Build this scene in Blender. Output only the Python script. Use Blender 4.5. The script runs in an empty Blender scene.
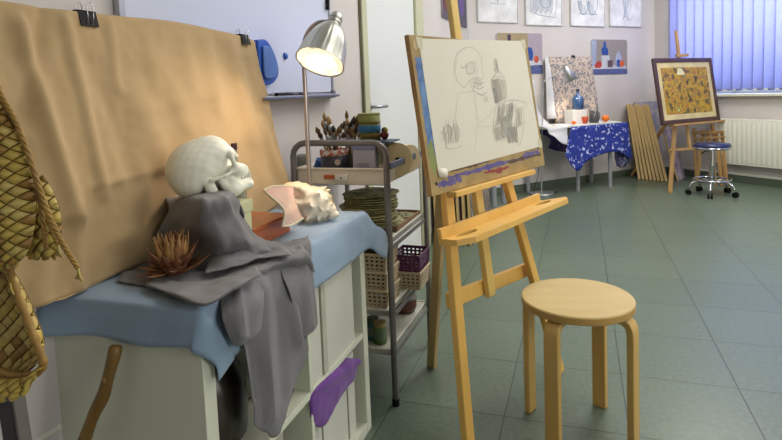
import bpy, bmesh, math, random
import numpy as np
from math import sin, cos, pi, radians, sqrt, atan2
from mathutils import Vector, Matrix, noise
random.seed(7)
SC = bpy.context.scene
COL = SC.collection

# ------------------------------------------------------------------ camera
FPX, PITCH, ROLL, CY, EYE = 552.6, radians(4.316), radians(2.216), 133.9, 1.13
FW = Vector((0, cos(PITCH), -sin(PITCH)))
_r0 = Vector((1, 0, 0)); _u0 = Vector((0, sin(PITCH), cos(PITCH)))
RT = cos(ROLL)*_r0 - sin(ROLL)*_u0
UP = sin(ROLL)*_r0 + cos(ROLL)*_u0
EYEP = Vector((0, 0, EYE))
cd = bpy.data.cameras.new('camera'); co_ = bpy.data.objects.new('camera', cd); COL.objects.link(co_)
cd.sensor_width = 36; cd.sensor_fit = 'HORIZONTAL'; cd.lens = FPX/782*36
cd.shift_y = -(220-CY)/782; cd.clip_start = .02; cd.clip_end = 200
m = Matrix((RT, UP, -FW)).transposed().to_4x4(); m.translation = EYEP
co_.matrix_world = m
SC.camera = co_

def ray(px, py): return FW + RT*((px-391)/FPX) - UP*((py-CY)/FPX)
def frame(origin, ang=0, tilt=0):
    """local y runs along a surface, local x out of it, local z up; tilt leans the top back (towards -x)"""
    o = Vector(origin) if len(origin) == 3 else Vector((origin[0], origin[1], 0))
    return Matrix.Translation(o) @ Matrix.Rotation(-radians(ang), 4, 'Z') @ Matrix.Rotation(-radians(tilt), 4, 'Y')
def meet(fr, px, py, x=None, y=None, z=None):
    """where the sight line of a photo point meets a plane of a local frame -> local point"""
    inv = fr.inverted(); o = inv @ EYEP; d = inv.to_3x3() @ ray(px, py)
    if x is not None: t = (x-o.x)/d.x
    elif y is not None: t = (y-o.y)/d.y
    else: t = (z-o.z)/d.z
    return o + d*t

# ------------------------------------------------------------------ materials
def lin(c):
    c = c/255.0
    return c/12.92 if c <= .04045 else ((c+.055)/1.055)**2.4
def rgb(c): return (lin(c[0]), lin(c[1]), lin(c[2]), 1)
def nd(nt, t, **kw):
    n = nt.nodes.new(t)
    for k, v in kw.items():
        if k in n.inputs: n.inputs[k].default_value = v
        else: setattr(n, k, v)
    return n
MATS = {}
def mat(name, c, rough=.6, c2=None, scale=8, stretch=(1, 1, 1), contrast=.25, bump=0, bscale=200, metal=0, coat=0, spec=.5,
        trans=0, alpha=1, sheen=0, detail=4, ramp=None):
    if name in MATS: return MATS[name]
    mt = bpy.data.materials.new(name); mt.use_nodes = True; MATS[name] = mt
    nt = mt.node_tree; b = nt.nodes['Principled BSDF']; L = nt.links.new
    b.inputs['Roughness'].default_value = rough; b.inputs['Metallic'].default_value = metal
    b.inputs['Coat Weight'].default_value = coat; b.inputs['Specular IOR Level'].default_value = spec
    b.inputs['Transmission Weight'].default_value = trans; b.inputs['Alpha'].default_value = alpha
    b.inputs['Sheen Weight'].default_value = sheen
    tc = nd(nt, 'ShaderNodeTexCoord'); mp = nd(nt, 'ShaderNodeMapping'); mp.inputs['Scale'].default_value = stretch
    L(tc.outputs['Object'], mp.inputs[0])
    nz = nd(nt, 'ShaderNodeTexNoise', Scale=scale, Detail=detail); L(mp.outputs[0], nz.inputs['Vector'])
    rp = nd(nt, 'ShaderNodeValToRGB'); e = rp.color_ramp.elements
    if ramp:
        while len(e) < len(ramp): e.new(.5)
        for el, (p, cc) in zip(e, ramp): el.position = p; el.color = rgb(cc)
    else:
        if c2 is None: c2 = tuple(v*.86 for v in c)
        e[0].position = .5-contrast; e[1].position = .5+contrast
        e[0].color = rgb(c2); e[1].color = rgb(c)
    L(nz.outputs['Fac'], rp.inputs[0]); L(rp.outputs[0], b.inputs['Base Color'])
    if bump:
        n2 = nd(nt, 'ShaderNodeTexNoise', Scale=bscale, Detail=3); L(mp.outputs[0], n2.inputs['Vector'])
        bp = nd(nt, 'ShaderNodeBump', Strength=bump, Distance=.002); L(n2.outputs['Fac'], bp.inputs['Height'])
        L(bp.outputs[0], b.inputs['Normal'])
    return mt
def glow(name, c, s):
    mt = bpy.data.materials.new(name); mt.use_nodes = True; b = mt.node_tree.nodes['Principled BSDF']
    b.inputs['Base Color'].default_value = rgb(c); b.inputs['Emission Color'].default_value = rgb(c); b.inputs['Emission Strength'].default_value = s
    return mt
def clear(name, c, fac=.25, rough=.05):
    mt = bpy.data.materials.new(name); mt.use_nodes = True; nt = mt.node_tree; L = nt.links.new
    b = nt.nodes['Principled BSDF']; b.inputs['Base Color'].default_value = rgb(c); b.inputs['Roughness'].default_value = rough
    t = nd(nt, 'ShaderNodeBsdfTransparent'); t.inputs[0].default_value = rgb(tuple(min(255, v*.4+150) for v in c))
    mx = nd(nt, 'ShaderNodeMixShader', Fac=fac); L(t.outputs[0], mx.inputs[1]); L(b.outputs[0], mx.inputs[2])
    L(mx.outputs[0], nt.nodes['Material Output'].inputs[0]); return mt

# ------------------------------------------------------------------ mesh builder
class MB:
    def __init__(s): s.v = []; s.f = []
    def add(s, vs, fs):
        b = len(s.v); s.v += [tuple(p) for p in vs]; s.f += [tuple(i+b for i in f) for f in fs]; return s
    def box(s, a, b, M=None):
        x0, y0, z0 = a; x1, y1, z1 = b
        vs = [Vector(p) for p in ((x0,y0,z0),(x1,y0,z0),(x1,y1,z0),(x0,y1,z0),(x0,y0,z1),(x1,y0,z1),(x1,y1,z1),(x0,y1,z1))]
        if M is not None: vs = [M @ p for p in vs]
        return s.add(vs, [(0,3,2,1),(4,5,6,7),(0,1,5,4),(1,2,6,5),(2,3,7,6),(3,0,4,7)])
    def bar(s, p0, p1, w, h, up=(0, 0, 1), w1=None, h1=None):
        """rectangular bar from p0 to p1; w across, h along 'up'"""
        p0 = Vector(p0); p1 = Vector(p1); d = (p1-p0).normalized(); u = Vector(up); a = d.cross(u).normalized(); u = a.cross(d).normalized()
        w1 = w1 or w; h1 = h1 or h; vs = []
        for p, ww, hh in ((p0, w, h), (p1, w1, h1)):
            for i, j in ((-1,-1),(1,-1),(1,1),(-1,1)): vs.append(p + a*(i*ww/2) + u*(j*hh/2))
        return s.add(vs, [(0,1,2,3),(7,6,5,4),(0,4,5,1),(1,5,6,2),(2,6,7,3),(3,7,4,0)])
    def tube(s, pts, r, n=10, closed=False, cap=True):
        pts = [Vector(p) for p in pts]; N = len(pts); rr = r if hasattr(r, '__len__') else [r]*N
        vs = []; ref = None
        for i, p in enumerate(pts):
            if closed: d = pts[(i+1) % N]-pts[i-1]
            else: d = pts[min(i+1, N-1)]-pts[max(i-1, 0)]
            d.normalize()
            if ref is None:
                ref = Vector((0, 0, 1)) if abs(d.z) < .9 else Vector((1, 0, 0))
            a = (ref - d*ref.dot(d)).normalized(); b = d.cross(a); ref = a
            for k in range(n):
                t = 2*pi*k/n; vs.append(p + (a*cos(t)+b*sin(t))*rr[i])
        fs = []
        for i in range(N if closed else N-1):
            j = (i+1) % N
            for k in range(n): fs.append((i*n+k, i*n+(k+1) % n, j*n+(k+1) % n, j*n+k))
        if cap and not closed: fs += [tuple(range(n))[::-1], tuple((N-1)*n+k for k in range(n))]
        return s.add(vs, fs)
    def cyl(s, p0, p1, r0, r1=None, n=16): return s.tube([p0, p1], [r0, r0 if r1 is None else r1], n)
    def lathe(s, prof, c=(0, 0, 0), n=32, M=None, wob=None):
        vs = []; c = Vector(c)
        for r, z in prof:
            for k in range(n):
                t = 2*pi*k/n; q = r*(1 if wob is None else wob(t, z))
                p = Vector((q*cos(t), q*sin(t), z)); vs.append(c + p if M is None else M @ p)
        fs = []
        for i in range(len(prof)-1):
            for k in range(n): fs.append((i*n+k, i*n+(k+1) % n, (i+1)*n+(k+1) % n, (i+1)*n+k))
        if prof[0][0] > 1e-5 and prof[0] != prof[-1]: fs.append(tuple(range(n))[::-1])
        if prof[-1][0] > 1e-5 and prof[0] != prof[-1]: fs.append(tuple((len(prof)-1)*n+k for k in range(n)))
        return s.add(vs, fs)
    def ball(s, c, r, n=14, M=None):
        r = r if hasattr(r, '__len__') else (r, r, r); vs = []; c = Vector(c); h = n//2
        for i in range(h+1):
            a = pi*i/h
            for k in range(n):
                t = 2*pi*k/n; p = Vector((r[0]*sin(a)*cos(t), r[1]*sin(a)*sin(t), -r[2]*cos(a)))
                vs.append(c + (p if M is None else M @ p))
        fs = [(i*n+k, i*n+(k+1) % n, (i+1)*n+(k+1) % n, (i+1)*n+k) for i in range(h) for k in range(n)]
        return s.add(vs, fs)
    def grid(s, P, flip=False, wrap=False):
        nu = len(P); nv = len(P[0]); vs = [p for row in P for p in row]; fs = []
        for i in range(nu-1):
            for j in range(nv if wrap else nv-1):
                q = (i*nv+j, i*nv+(j+1) % nv, (i+1)*nv+(j+1) % nv, (i+1)*nv+j)
                fs.append(q[::-1] if flip else q)
        return s.add(vs, fs)
    def prism(s, pts, off):
        """closed polygon of 3D points extruded by vector off"""
        off = Vector(off); n = len(pts); vs = [Vector(p) for p in pts] + [Vector(p)+off for p in pts]
        return s.add(vs, [tuple(range(n))[::-1], tuple(range(n, 2*n))] + [(i, (i+1) % n, (i+1) % n+n, i+n) for i in range(n)])
    def build(s, name, mt, parent=None, smooth=False, bevel=0, solid=0, sub=0, fr=None, merge=False):
        me = bpy.data.meshes.new(name); me.from_pydata([tuple(p) for p in s.v], [], s.f)
        bm = bmesh.new(); bm.from_mesh(me)
        if merge or smooth: bmesh.ops.remove_doubles(bm, verts=bm.verts, dist=1e-5)
        bmesh.ops.dissolve_degenerate(bm, dist=1e-7, edges=bm.edges)
        bmesh.ops.recalc_face_normals(bm, faces=bm.faces); bm.to_mesh(me); bm.free()
        if smooth:
            for p in me.polygons: p.use_smooth = True
        if isinstance(mt, (list, tuple)):
            for q in mt: me.materials.append(q)
        elif mt: me.materials.append(mt)
        o = bpy.data.objects.new(name, me); COL.objects.link(o)
        if parent is not None: o.parent = parent
        if fr is not None: o.matrix_world = fr
        if solid:
            k = o.modifiers.new('solid', 'SOLIDIFY'); k.thickness = solid; k.offset = -1
        if bevel:
            k = o.modifiers.new('bevel', 'BEVEL'); k.width = bevel; k.segments = 2; k.limit_method = 'ANGLE'; k.angle_limit = radians(40)
            for p in me.polygons: p.use_smooth = True
            try: me.set_sharp_from_angle(angle=radians(35))
            except Exception: pass
        if sub:
            k = o.modifiers.new('sub', 'SUBSURF'); k.levels = sub; k.render_levels = sub
        return o
def sharp(o, deg=40):
    o.data.set_sharp_from_angle(angle=radians(deg)); return o
def tag(o, label=None, cat=None, group=None, kind=None):
    for k, v in (('label', label), ('category', cat), ('group', group), ('kind', kind)):
        if v: o[k] = v
    return o
def thing(name, label, cat, fr=None, group=None):
    o = bpy.data.objects.new(name, None); COL.objects.link(o); o.empty_display_size = .05
    if fr is not None: o.matrix_world = fr
    return tag(o, label, cat, group)
def dup(o, fr=None, parent=None, label=None):
    c = o.copy(); COL.objects.link(c); c.parent = parent
    for ch in [x for x in list(COL.objects) if x.parent == o and x is not c]: dup(ch, None, c)
    if fr is not None: c.matrix_world = fr
    if label: c['label'] = label
    return c
def cr(P, k=6):
    """Catmull-Rom refine a grid of control points in both directions"""
    def line(row, k):
        out = []; n = len(row)
        for i in range(n-1):
            p1, p2 = row[i], row[i+1]; p0 = row[i-1] if i else p1*2-p2; p3 = row[i+2] if i+2 < n else p2*2-p1
            for q in range(k):
                t = q/k; out.append(.5*((2*p1)+(p2-p0)*t+(2*p0-5*p1+4*p2-p3)*t*t+(3*p1-p0-3*p2+p3)*t**3))
        return out+[row[-1].copy()]
    rows = [line([Vector(p) for p in r], k) for r in P]
    cols = [line([r[j] for r in rows], k) for j in range(len(rows[0]))]
    return [[cols[j][i] for j in range(len(cols))] for i in range(len(cols[0]))]
def spl(pts, k=6): return [Vector(p) for p in cr([pts, pts], k)[0]] if len(pts) > 1 else pts
def wrinkle(P, amp, sc, seed=0, st=(1, 1, 1)):
    n = len(P); m_ = len(P[0]); out = []
    for i in range(n):
        row = []
        for j in range(m_):
            a = P[min(i+1, n-1)][j]-P[max(i-1, 0)][j]; b = P[i][min(j+1, m_-1)]-P[i][max(j-1, 0)]
            nn = a.cross(b); nn = nn.normalized() if nn.length > 1e-9 else Vector((0, 0, 1))
            p = P[i][j]; q = Vector((p.x*st[0], p.y*st[1], p.z*st[2]))*sc+Vector((seed, 0, 0))
            row.append(p + nn*amp*noise.noise(q))
        out.append(row)
    return out

# signed-distance surfaces (used for bone and shell)
def nets(fn, lo, hi, h):
    """naive surface nets; fn(X,Y,Z)->field, <0 inside"""
    xs = [np.arange(lo[i], hi[i]+h, h) for i in range(3)]
    X, Y, Z = np.meshgrid(*xs, indexing='ij'); V = fn(X, Y, Z)
    S = V < 0; nx, ny, nz = S.shape
    acc = np.zeros((nx-1, ny-1, nz-1, 3)); cnt = np.zeros((nx-1, ny-1, nz-1))
    G = np.stack([X, Y, Z], -1)
    cs = [(a, b, c) for a in (0, 1) for b in (0, 1) for c in (0, 1)]
    def sl(A, c): return A[c[0]:c[0]+nx-1, c[1]:c[1]+ny-1, c[2]:c[2]+nz-1]
    for a in cs:
        for ax in range(3):
            if a[ax]: continue
            b = list(a); b[ax] = 1
            va, vb = sl(V, a), sl(V, b); cross = sl(S, a) != sl(S, b)
            t = np.where(cross, va/np.where(cross, va-vb, 1), 0)[..., None]
            p = sl(G, a)*(1-t)+sl(G, b)*t
            acc += np.where(cross[..., None], p, 0); cnt += cross
    act = cnt > 0; idx = -np.ones(act.shape, int); idx[act] = np.arange(act.sum())
    vs = acc[act]/cnt[act][:, None]; fs = []
    for ax in range(3):
        o1, o2 = [(1, 2), (2, 0), (0, 1)][ax]
        A = [slice(None)]*3; B = [slice(None)]*3; A[ax] = slice(0, -1); B[ax] = slice(1, None)
        cr_ = np.argwhere(S[tuple(A)] != S[tuple(B)])
        for q in cr_:
            if q[o1] < 1 or q[o2] < 1 or q[o1] > act.shape[o1]-1 or q[o2] > act.shape[o2]-1: continue
            if q[ax] > act.shape[ax]-1: continue
            def at(d1, d2):
                r = q.copy(); r[o1] += d1; r[o2] += d2; return idx[tuple(r)]
            fs.append((at(-1, -1), at(0, -1), at(0, 0), at(-1, 0)))
    fs = [tuple(int(i) for i in f) for f in fs if min(f) >= 0]
    return vs, fs
def ell(X, Y, Z, c, r):
    k = np.sqrt(((X-c[0])/r[0])**2+((Y-c[1])/r[1])**2+((Z-c[2])/r[2])**2); return (k-1)*min(r)
def cap(X, Y, Z, a, b, r, r2=None):
    a = np.array(a, float); b = np.array(b, float); d = b-a; r2 = r if r2 is None else r2
    t = np.clip(((X-a[0])*d[0]+(Y-a[1])*d[1]+(Z-a[2])*d[2])/(d@d), 0, 1)
    return np.sqrt((X-a[0]-t*d[0])**2+(Y-a[1]-t*d[1])**2+(Z-a[2]-t*d[2])**2)-(r+(r2-r)*t)
def su(a, b, k=.8):
    h = np.clip(.5+.5*(b-a)/k, 0, 1); return b*(1-h)+a*h-k*h*(1-h)
def ss(a, b, k=.6): return -su(-a, b, k)       # a minus b

# ------------------------------------------------------------------ frames of the place
CAB = frame((-.738, 1.138), 19)                # cabinet: x out from left wall, y along it
WL = frame((.221, 3.892), 19)                  # left wall
WB = frame((1.5, 5.99), 63.1)                  # back wall
_a, _b = radians(63.1), radians(153.1)
db = Vector((sin(_a), cos(_a))); dw = Vector((sin(_b), cos(_b)))
def cross2(p, d, q, e):
    den = d.x*e.y-d.y*e.x; s = ((q.x-p.x)*e.y-(q.y-p.y)*e.x)/den; return Vector((p.x+d.x*s, p.y+d.y*s))
C_R = cross2(Vector((1.5, 5.99)), db, Vector((3.98, 5.592)), dw)       # back / window wall corner
dl = Vector((sin(radians(19)), cos(radians(19))))
C_L = cross2(Vector((1.5, 5.99)), db, Vector((.221, 3.892)), dl)       # left / back wall corner
WW = frame((C_R.x, C_R.y), 153.1)              # window wall, y = distance from the corner
EAS = frame((.632, 2.109, 0), 41, 8)           # plane of the main easel, tilted back
print('corners', C_L, C_R)

# ================================================================== SETTING
def structure(o): o['kind'] = 'structure'; return o
m_wall = mat('wall_paint', (205, 200, 198), .75, (196, 191, 190), 3, bump=.15, bscale=60)
m_wallb = mat('wall_paint_back', (214, 208, 206), .7, (206, 200, 198), 3, bump=.12, bscale=60)
m_ceil = mat('ceiling_paint', (232, 231, 228), .8)
m_skirt = mat('vinyl_skirting', (92, 104, 88), .4, (84, 96, 82))
m_door = mat('door_laminate', (216, 219, 218), .35, (210, 214, 213), 2)
m_jamb = mat('door_jamb', (190, 190, 158), .45, (182, 182, 150))
m_whiteboard = mat('whiteboard_enamel', (208, 214, 232), .22, (200, 207, 228), 2)
m_alu = mat('aluminium', (188, 190, 196), .35, metal=.8)
m_chrome = mat('chrome', (215, 217, 222), .12, metal=1)
m_black = mat('black_plastic', (8, 8, 11), .55, spec=.2)
m_white = mat('white_lacquer', (222, 224, 212), .42, (214, 217, 204), 3)
m_pine = mat('pine_wood', (232, 190, 104), .42, (212, 162, 76), 7, (1, 1, .12), .28, .1, 90)
m_pine2 = mat('pale_pine_wood', (205, 178, 124), .5, (180, 150, 98), 9, (1, 1, .12), .28, .1, 90)

floor_c = [(-3, -2.5), (6.5, -2.5), (6.5, 8.5), (-3, 8.5)]
fm = MB().add([(x, y, 0) for x, y in floor_c]+[(x, y, -.05) for x, y in floor_c], [(0,1,2,3),(7,6,5,4),(0,4,5,1),(1,5,6,2),(2,6,7,3),(3,7,4,0)])
def floor_mat():
    mt = bpy.data.materials.new('green_floor_tiles'); mt.use_nodes = True; nt = mt.node_tree; L = nt.links.new; b = nt.nodes['Principled BSDF']
    tc = nd(nt, 'ShaderNodeTexCoord'); mp = nd(nt, 'ShaderNodeMapping'); mp.vector_type = 'TEXTURE'
    a = radians(19); o = Vector((cos(a), -sin(a)))*.137 + Vector((sin(a), cos(a)))*2.24
    mp.inputs['Location'].default_value = (o.x, o.y, 0); mp.inputs['Rotation'].default_value = (0, 0, -a)
    mp.inputs['Scale'].default_value = (.398, .398, .398); L(tc.outputs['Object'], mp.inputs[0])
    br = nd(nt, 'ShaderNodeTexBrick', Scale=1.0); br.offset = 0; br.squash = 1
    br.inputs['Brick Width'].default_value = 1; br.inputs['Row Height'].default_value = 1; br.inputs['Mortar Size'].default_value = .0065
    br.inputs['Mortar Smooth'].default_value = .3
    br.inputs['Color1'].default_value = rgb((96, 112, 96)); br.inputs['Color2'].default_value = rgb((91, 107, 92)); br.inputs['Mortar'].default_value = rgb((58, 66, 60))
    L(mp.outputs[0], br.inputs['Vector'])
    nz = nd(nt, 'ShaderNodeTexNoise', Scale=55, Detail=5, Roughness=.7); L(tc.outputs['Object'], nz.inputs['Vector'])
    rp = nd(nt, 'ShaderNodeValToRGB'); rp.color_ramp.elements[0].color = (.80, .80, .80, 1); rp.color_ramp.elements[1].color = (1.12, 1.12, 1.12, 1)
    rp.color_ramp.elements[0].position = .35; rp.color_ramp.elements[1].position = .65
    L(nz.outputs['Fac'], rp.inputs[0])
    mx = nd(nt, 'ShaderNodeMix', data_type='RGBA', blend_type='MULTIPLY'); mx.inputs[0].default_value = 1
    L(br.outputs['Color'], mx.inputs[6]); L(rp.outputs[0], mx.inputs[7]); L(mx.outputs[2], b.inputs['Base Color'])
    b.inputs['Roughness'].default_value = .33; b.inputs['Specular IOR Level'].default_value = .6
    n2 = nd(nt, 'ShaderNodeTexNoise', Scale=14, Detail=3); L(tc.outputs['Object'], n2.inputs['Vector'])
    bp = nd(nt, 'ShaderNodeBump', Strength=.06, Distance=.01); L(n2.outputs['Fac'], bp.inputs['Height'])
    b2 = nd(nt, 'ShaderNodeBump', Strength=.5, Distance=.002, invert=True); L(br.outputs['Fac'], b2.inputs['Height']); L(bp.outputs[0], b2.inputs['Normal'])
    L(b2.outputs[0], b.inputs['Normal']); return mt
structure(fm.build('floor', floor_mat()))
HC = 3.0
structure(MB().box((-3, -2.5, HC), (6.5, 8.5, HC+.1)).build('ceiling', m_ceil))

LLEN = (C_L-Vector((.221, 3.892))).length
# left wall (local y negative = towards the camera); the door sits in it
dj0 = meet(WL, 361, 60, x=0).y; dj1 = meet(WL, 366.5, 60, x=0).y; dj2 = meet(WL, 416, 60, x=0).y; dj3 = meet(WL, 423, 60, x=0).y
DT = 2.06
wl_ = MB()
wl_.box((-.12, -6, 0), (0, dj1, HC)); wl_.box((-.12, dj2, 0), (0, LLEN+.05, HC)); wl_.box((-.12, dj1, DT), (0, dj2, HC))
structure(wl_.build('wall_left', m_wall, fr=WL))
BLEN = (C_R-Vector((1.5, 5.99))).length; B0 = -(C_L-Vector((1.5, 5.99))).length
structure(MB().box((-.12, B0-.1, 0), (0, BLEN+.12, HC)).build('wall_back', m_wallb, fr=WB))
# window wall with an opening
wz0 = meet(WW, 750, 94, x=0).z; wy0 = meet(WW, 672, 50, x=0).y+.03
ww = MB(); WY1 = 3.2; WZ1 = 2.55
ww.box((-.3, 0, 0), (0, 6.0, wz0)); ww.box((-.3, 0, WZ1), (0, 6.0, HC)); ww.box((-.3, 0, wz0), (0, wy0, WZ1)); ww.box((-.3, WY1, wz0), (0, 6.0, WZ1))
structure(ww.build('wall_window', m_wall, fr=WW))
# the walls behind the photographer, and the one to the right
structure(MB().box((-3, -2.6, 0), (6.5, -2.5, HC)).build('wall_rear', m_wall))
structure(MB().box((6.5, -2.5, 0), (6.6, 2.5, HC)).build('wall_right', m_wall))
# skirtings, the same green vinyl as the floor turned up the wall
structure(MB().box((0, B0, 0), (.008, BLEN, .08)).build('baseboard_back', m_skirt, fr=WB, bevel=.003))
structure(MB().box((0, 0, 0), (.008, 5.0, .08)).build('baseboard_window', m_skirt, fr=WW, bevel=.003))
bl = MB().box((0, -6, 0), (.008, dj0, .08)); bl.box((0, dj3, 0), (.008, LLEN, .08))
structure(bl.build('baseboard_left', m_skirt, fr=WL, bevel=.003))
tr = MB().box((0, 0, .08), (.014, 5.0, .105)); structure(tr.build('trim_1', m_white, fr=WW, bevel=.003))

# window: frame, glass, sill
win = structure(thing('window_1', None, None, WW)); 
wf = MB()
for y in (wy0, WY1-.06, (wy0+WY1)/2-.03, (wy0+WY1)*.25, (wy0+WY1)*.75): wf.box((-.22, y, wz0), (-.15, y+.06, WZ1))
wf.box((-.22, wy0, wz0), (-.15, WY1, wz0+.06)); wf.box((-.22, wy0, WZ1-.06), (-.15, WY1, WZ1))
wf.build('window_frame', m_white, win, bevel=.004)
MB().box((-.19, wy0, wz0), (-.184, WY1, WZ1)).build('window_pane', clear('window_glass', (235, 240, 245), .06), win)
MB().box((-.15, wy0-.05, wz0-.025), (.06, WY1+.05, wz0+.006)).build('window_sill', m_white, win, bevel=.006)

# vertical blind: a headrail and fabric slats
bt = thing('vertical_blind', 'pale blue vertical slat blind drawn across the bright window', 'blind', WW)
def blind_mat():
    mt = bpy.data.materials.new('blind_fabric'); mt.use_nodes = True; nt = mt.node_tree; L = nt.links.new
    nt.nodes.remove(nt.nodes['Principled BSDF']); out = nt.nodes['Material Output']
    d = nd(nt, 'ShaderNodeBsdfDiffuse'); t = nd(nt, 'ShaderNodeBsdfTranslucent')
    tc = nd(nt, 'ShaderNodeTexCoord'); nz = nd(nt, 'ShaderNodeTexNoise', Scale=30, Detail=3); L(tc.outputs['Object'], nz.inputs['Vector'])
    rp = nd(nt, 'ShaderNodeValToRGB'); rp.color_ramp.elements[0].color = rgb((196, 200, 236)); rp.color_ramp.elements[1].color = rgb((214, 218, 246)); L(nz.outputs['Fac'], rp.inputs[0])
    L(rp.outputs[0], d.inputs[0]); L(rp.outputs[0], t.inputs[0])
    mx = nd(nt, 'ShaderNodeMixShader', Fac=.6); L(d.outputs[0], mx.inputs[1]); L(t.outputs[0], mx.inputs[2]); L(mx.outputs[0], out.inputs[0]); return mt
m_blind = blind_mat()
MB().box((.02, wy0-.05, WZ1+.05), (.07, WY1+.1, WZ1+.09)).build('headrail', m_white, bt, bevel=.003)
sw = .127; y = wy0+.02; k = 0
zb0 = meet(WW, 740, 90, x=.04).z
while y < 3.15:
    sb = MB(); a = radians(9+random.uniform(-2.5, 2.5)); n = 6; rows = []
    for z in (zb0+random.uniform(-.004, .004), (zb0+WZ1)/2, WZ1+.06):
        rows.append([Vector((.045+sin(a)*(q/n-.5)*sw+.006*sin(pi*q/n), y+cos(a)*(q/n-.5)*sw, z)) for q in range(n+1)])
    sb.grid(rows); o = sb.build('blind_slat', m_blind, bt, smooth=True, solid=.0008)
    MB().box((.043, y-.045, zb0-.006), (.049, y+.045, zb0+.012)).build('slat_weight', m_white, o)
    y += .108; k += 1

# door with its frame
m_seal = mat('door_seal', (120, 118, 92), .6)
d1 = structure(thing('door_1', None, None, WL))
jb = MB(); jb.box((-.1, dj0, 0), (.014, dj1, DT+.05)); jb.box((-.1, dj2, 0), (.014, dj3, DT+.05)); jb.box((-.1, dj0, DT), (.014, dj3, DT+.05))
jb.build('door_frame', m_jamb, d1, bevel=.003)
MB().box((-.045, dj1+.004, .006), (-.004, dj2-.004, DT-.003)).build('door_leaf', m_door, d1, bevel=.002)
MB().box((.001, dj0-.012, 0), (.016, dj0+.002, DT+.05)).build('door_seal', m_seal, d1)
hp = meet(WL, 375, 107, x=.03)
dh = MB(); dh.box((-.004, hp.y-.02, hp.z-.09), (.006, hp.y+.02, hp.z+.09)) if False else dh.lathe([(.001, 0), (.026, 0), (.026, .008), (.001, .008)], n=20, M=Matrix.Translation((-.004, hp.y, hp.z)) @ Matrix.Rotation(pi/2, 4, 'Y'))
dh.tube([(.0, hp.y, hp.z), (.04, hp.y, hp.z), (.052, hp.y+.012, hp.z), (.052, hp.y+.13, hp.z)], .009, 10)
dh.lathe([(.001, 0), (.02, 0), (.02, .006), (.001, .006)], n=16, M=Matrix.Translation((-.004, hp.y, hp.z-.07)) @ Matrix.Rotation(pi/2, 4, 'Y'))
dh.build('door_handle', m_alu, d1, smooth=True)

# radiator
m_rad = mat('radiator_enamel', (226, 228, 216), .35, (220, 222, 210))
ra = meet(WW, 722, 119, x=.11); rt = ra.z; rb = meet(WW, 727, 164, x=.11).z; ry0 = ra.y-.07; ry1 = ry0+1.7
rd = thing('radiator', 'white ribbed panel radiator fixed under the window', 'radiator', WW)
P = []; n = int((ry1-ry0)/.0125)
rb_ = MB()
for z in (rb+.02, rb+.035, rt-.035, rt-.02):
    P.append([Vector((.11+(.008*(0.5+.5*cos(2*pi*q/4)) if z not in (rb+.02, rt-.02) else 0), ry0+(ry1-ry0)*q/n, z)) for q in range(n+1)])
rb_.grid(P); rb_.build('radiator_front_panel', m_rad, rd, smooth=True)
r2 = MB().box((.03, ry0, rb), (.109, ry1, rt)); r2.build('radiator_body', m_rad, rd, bevel=.006)
gr = MB()
for q in range(60): gr.box((.035, ry0+.02+q*.028, rt), (.105, ry0+.034+q*.028, rt+.004))
gr.build('top_grille', m_rad, rd)
MB().tube([(.07, ry0+.03, rb), (.07, ry0+.03, rb-.05), (.02, ry0+.03, rb-.05)], .009, 10).build('radiator_pipe', m_rad, rd, smooth=True)
MB().box((0, ry0+.2, rb+.1), (.03, ry0+.23, rt-.1)).box((0, ry1-.2, rb+.1), (.03, ry1-.17, rt-.1)).build('wall_bracket', m_rad, rd)

# whiteboard
w1 = meet(WL, 334, 94, x=.02); w0y = meet(WL, 122, 10, x=.02).y
def wlpt(px, py, x): return meet(WL, px, py, x=x)
wbT = thing('whiteboard', 'large magnetic whiteboard with thin grey frame on the left wall', 'whiteboard', WL)
zt = w1.z+1.0
MB().box((.003, w0y+.01, w1.z+.01), (.014, w1.y-.01, zt-.01)).build('board_surface', m_whiteboard, wbT)
wfb = MB(); wfb.box((.002, w0y-.008, w1.z-.008), (.02, w0y+.012, zt)); wfb.box((.002, w1.y-.012, w1.z-.008), (.02, w1.y+.004, zt))
wfb.box((.002, w0y-.008, zt-.012), (.02, w1.y+.004, zt+.006)); wfb.build('board_frame', m_alu, wbT, bevel=.002)
MB().box((.002, w0y, w1.z-.012), (.022, w1.y, w1.z+.006)).box((.02, wlpt(262, 94, .05).y, w1.z-.012), (.06, w1.y-.03, w1.z-.004)).box((.056, wlpt(262, 94, .05).y, w1.z-.012), (.06, w1.y-.03, w1.z)).build('pen_tray', m_alu, wbT, bevel=.001)
MB().box((0, w1.y-.022, w1.z-.016), (.026, w1.y+.01, w1.z+.016)).build('corner_cap', mat('grey_plastic', (96, 98, 104), .5), wbT, bevel=.005)
def wlpt(px, py, x): return meet(WL, px, py, x=x)
q = wlpt(286, 56, .02); mg = MB().lathe([(0.0001, .009), (.011, .008), (.013, .004), (.013, 0)], n=20, M=WL @ Matrix.Translation((.0145, q.y, q.z)) @ Matrix.Rotation(pi/2, 4, 'Y'))
tag(mg.build('magnet', mat('blue_plastic', (38, 92, 196), .35), smooth=True), 'round blue magnet on the whiteboard beside the lamp shade', 'magnet')
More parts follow.
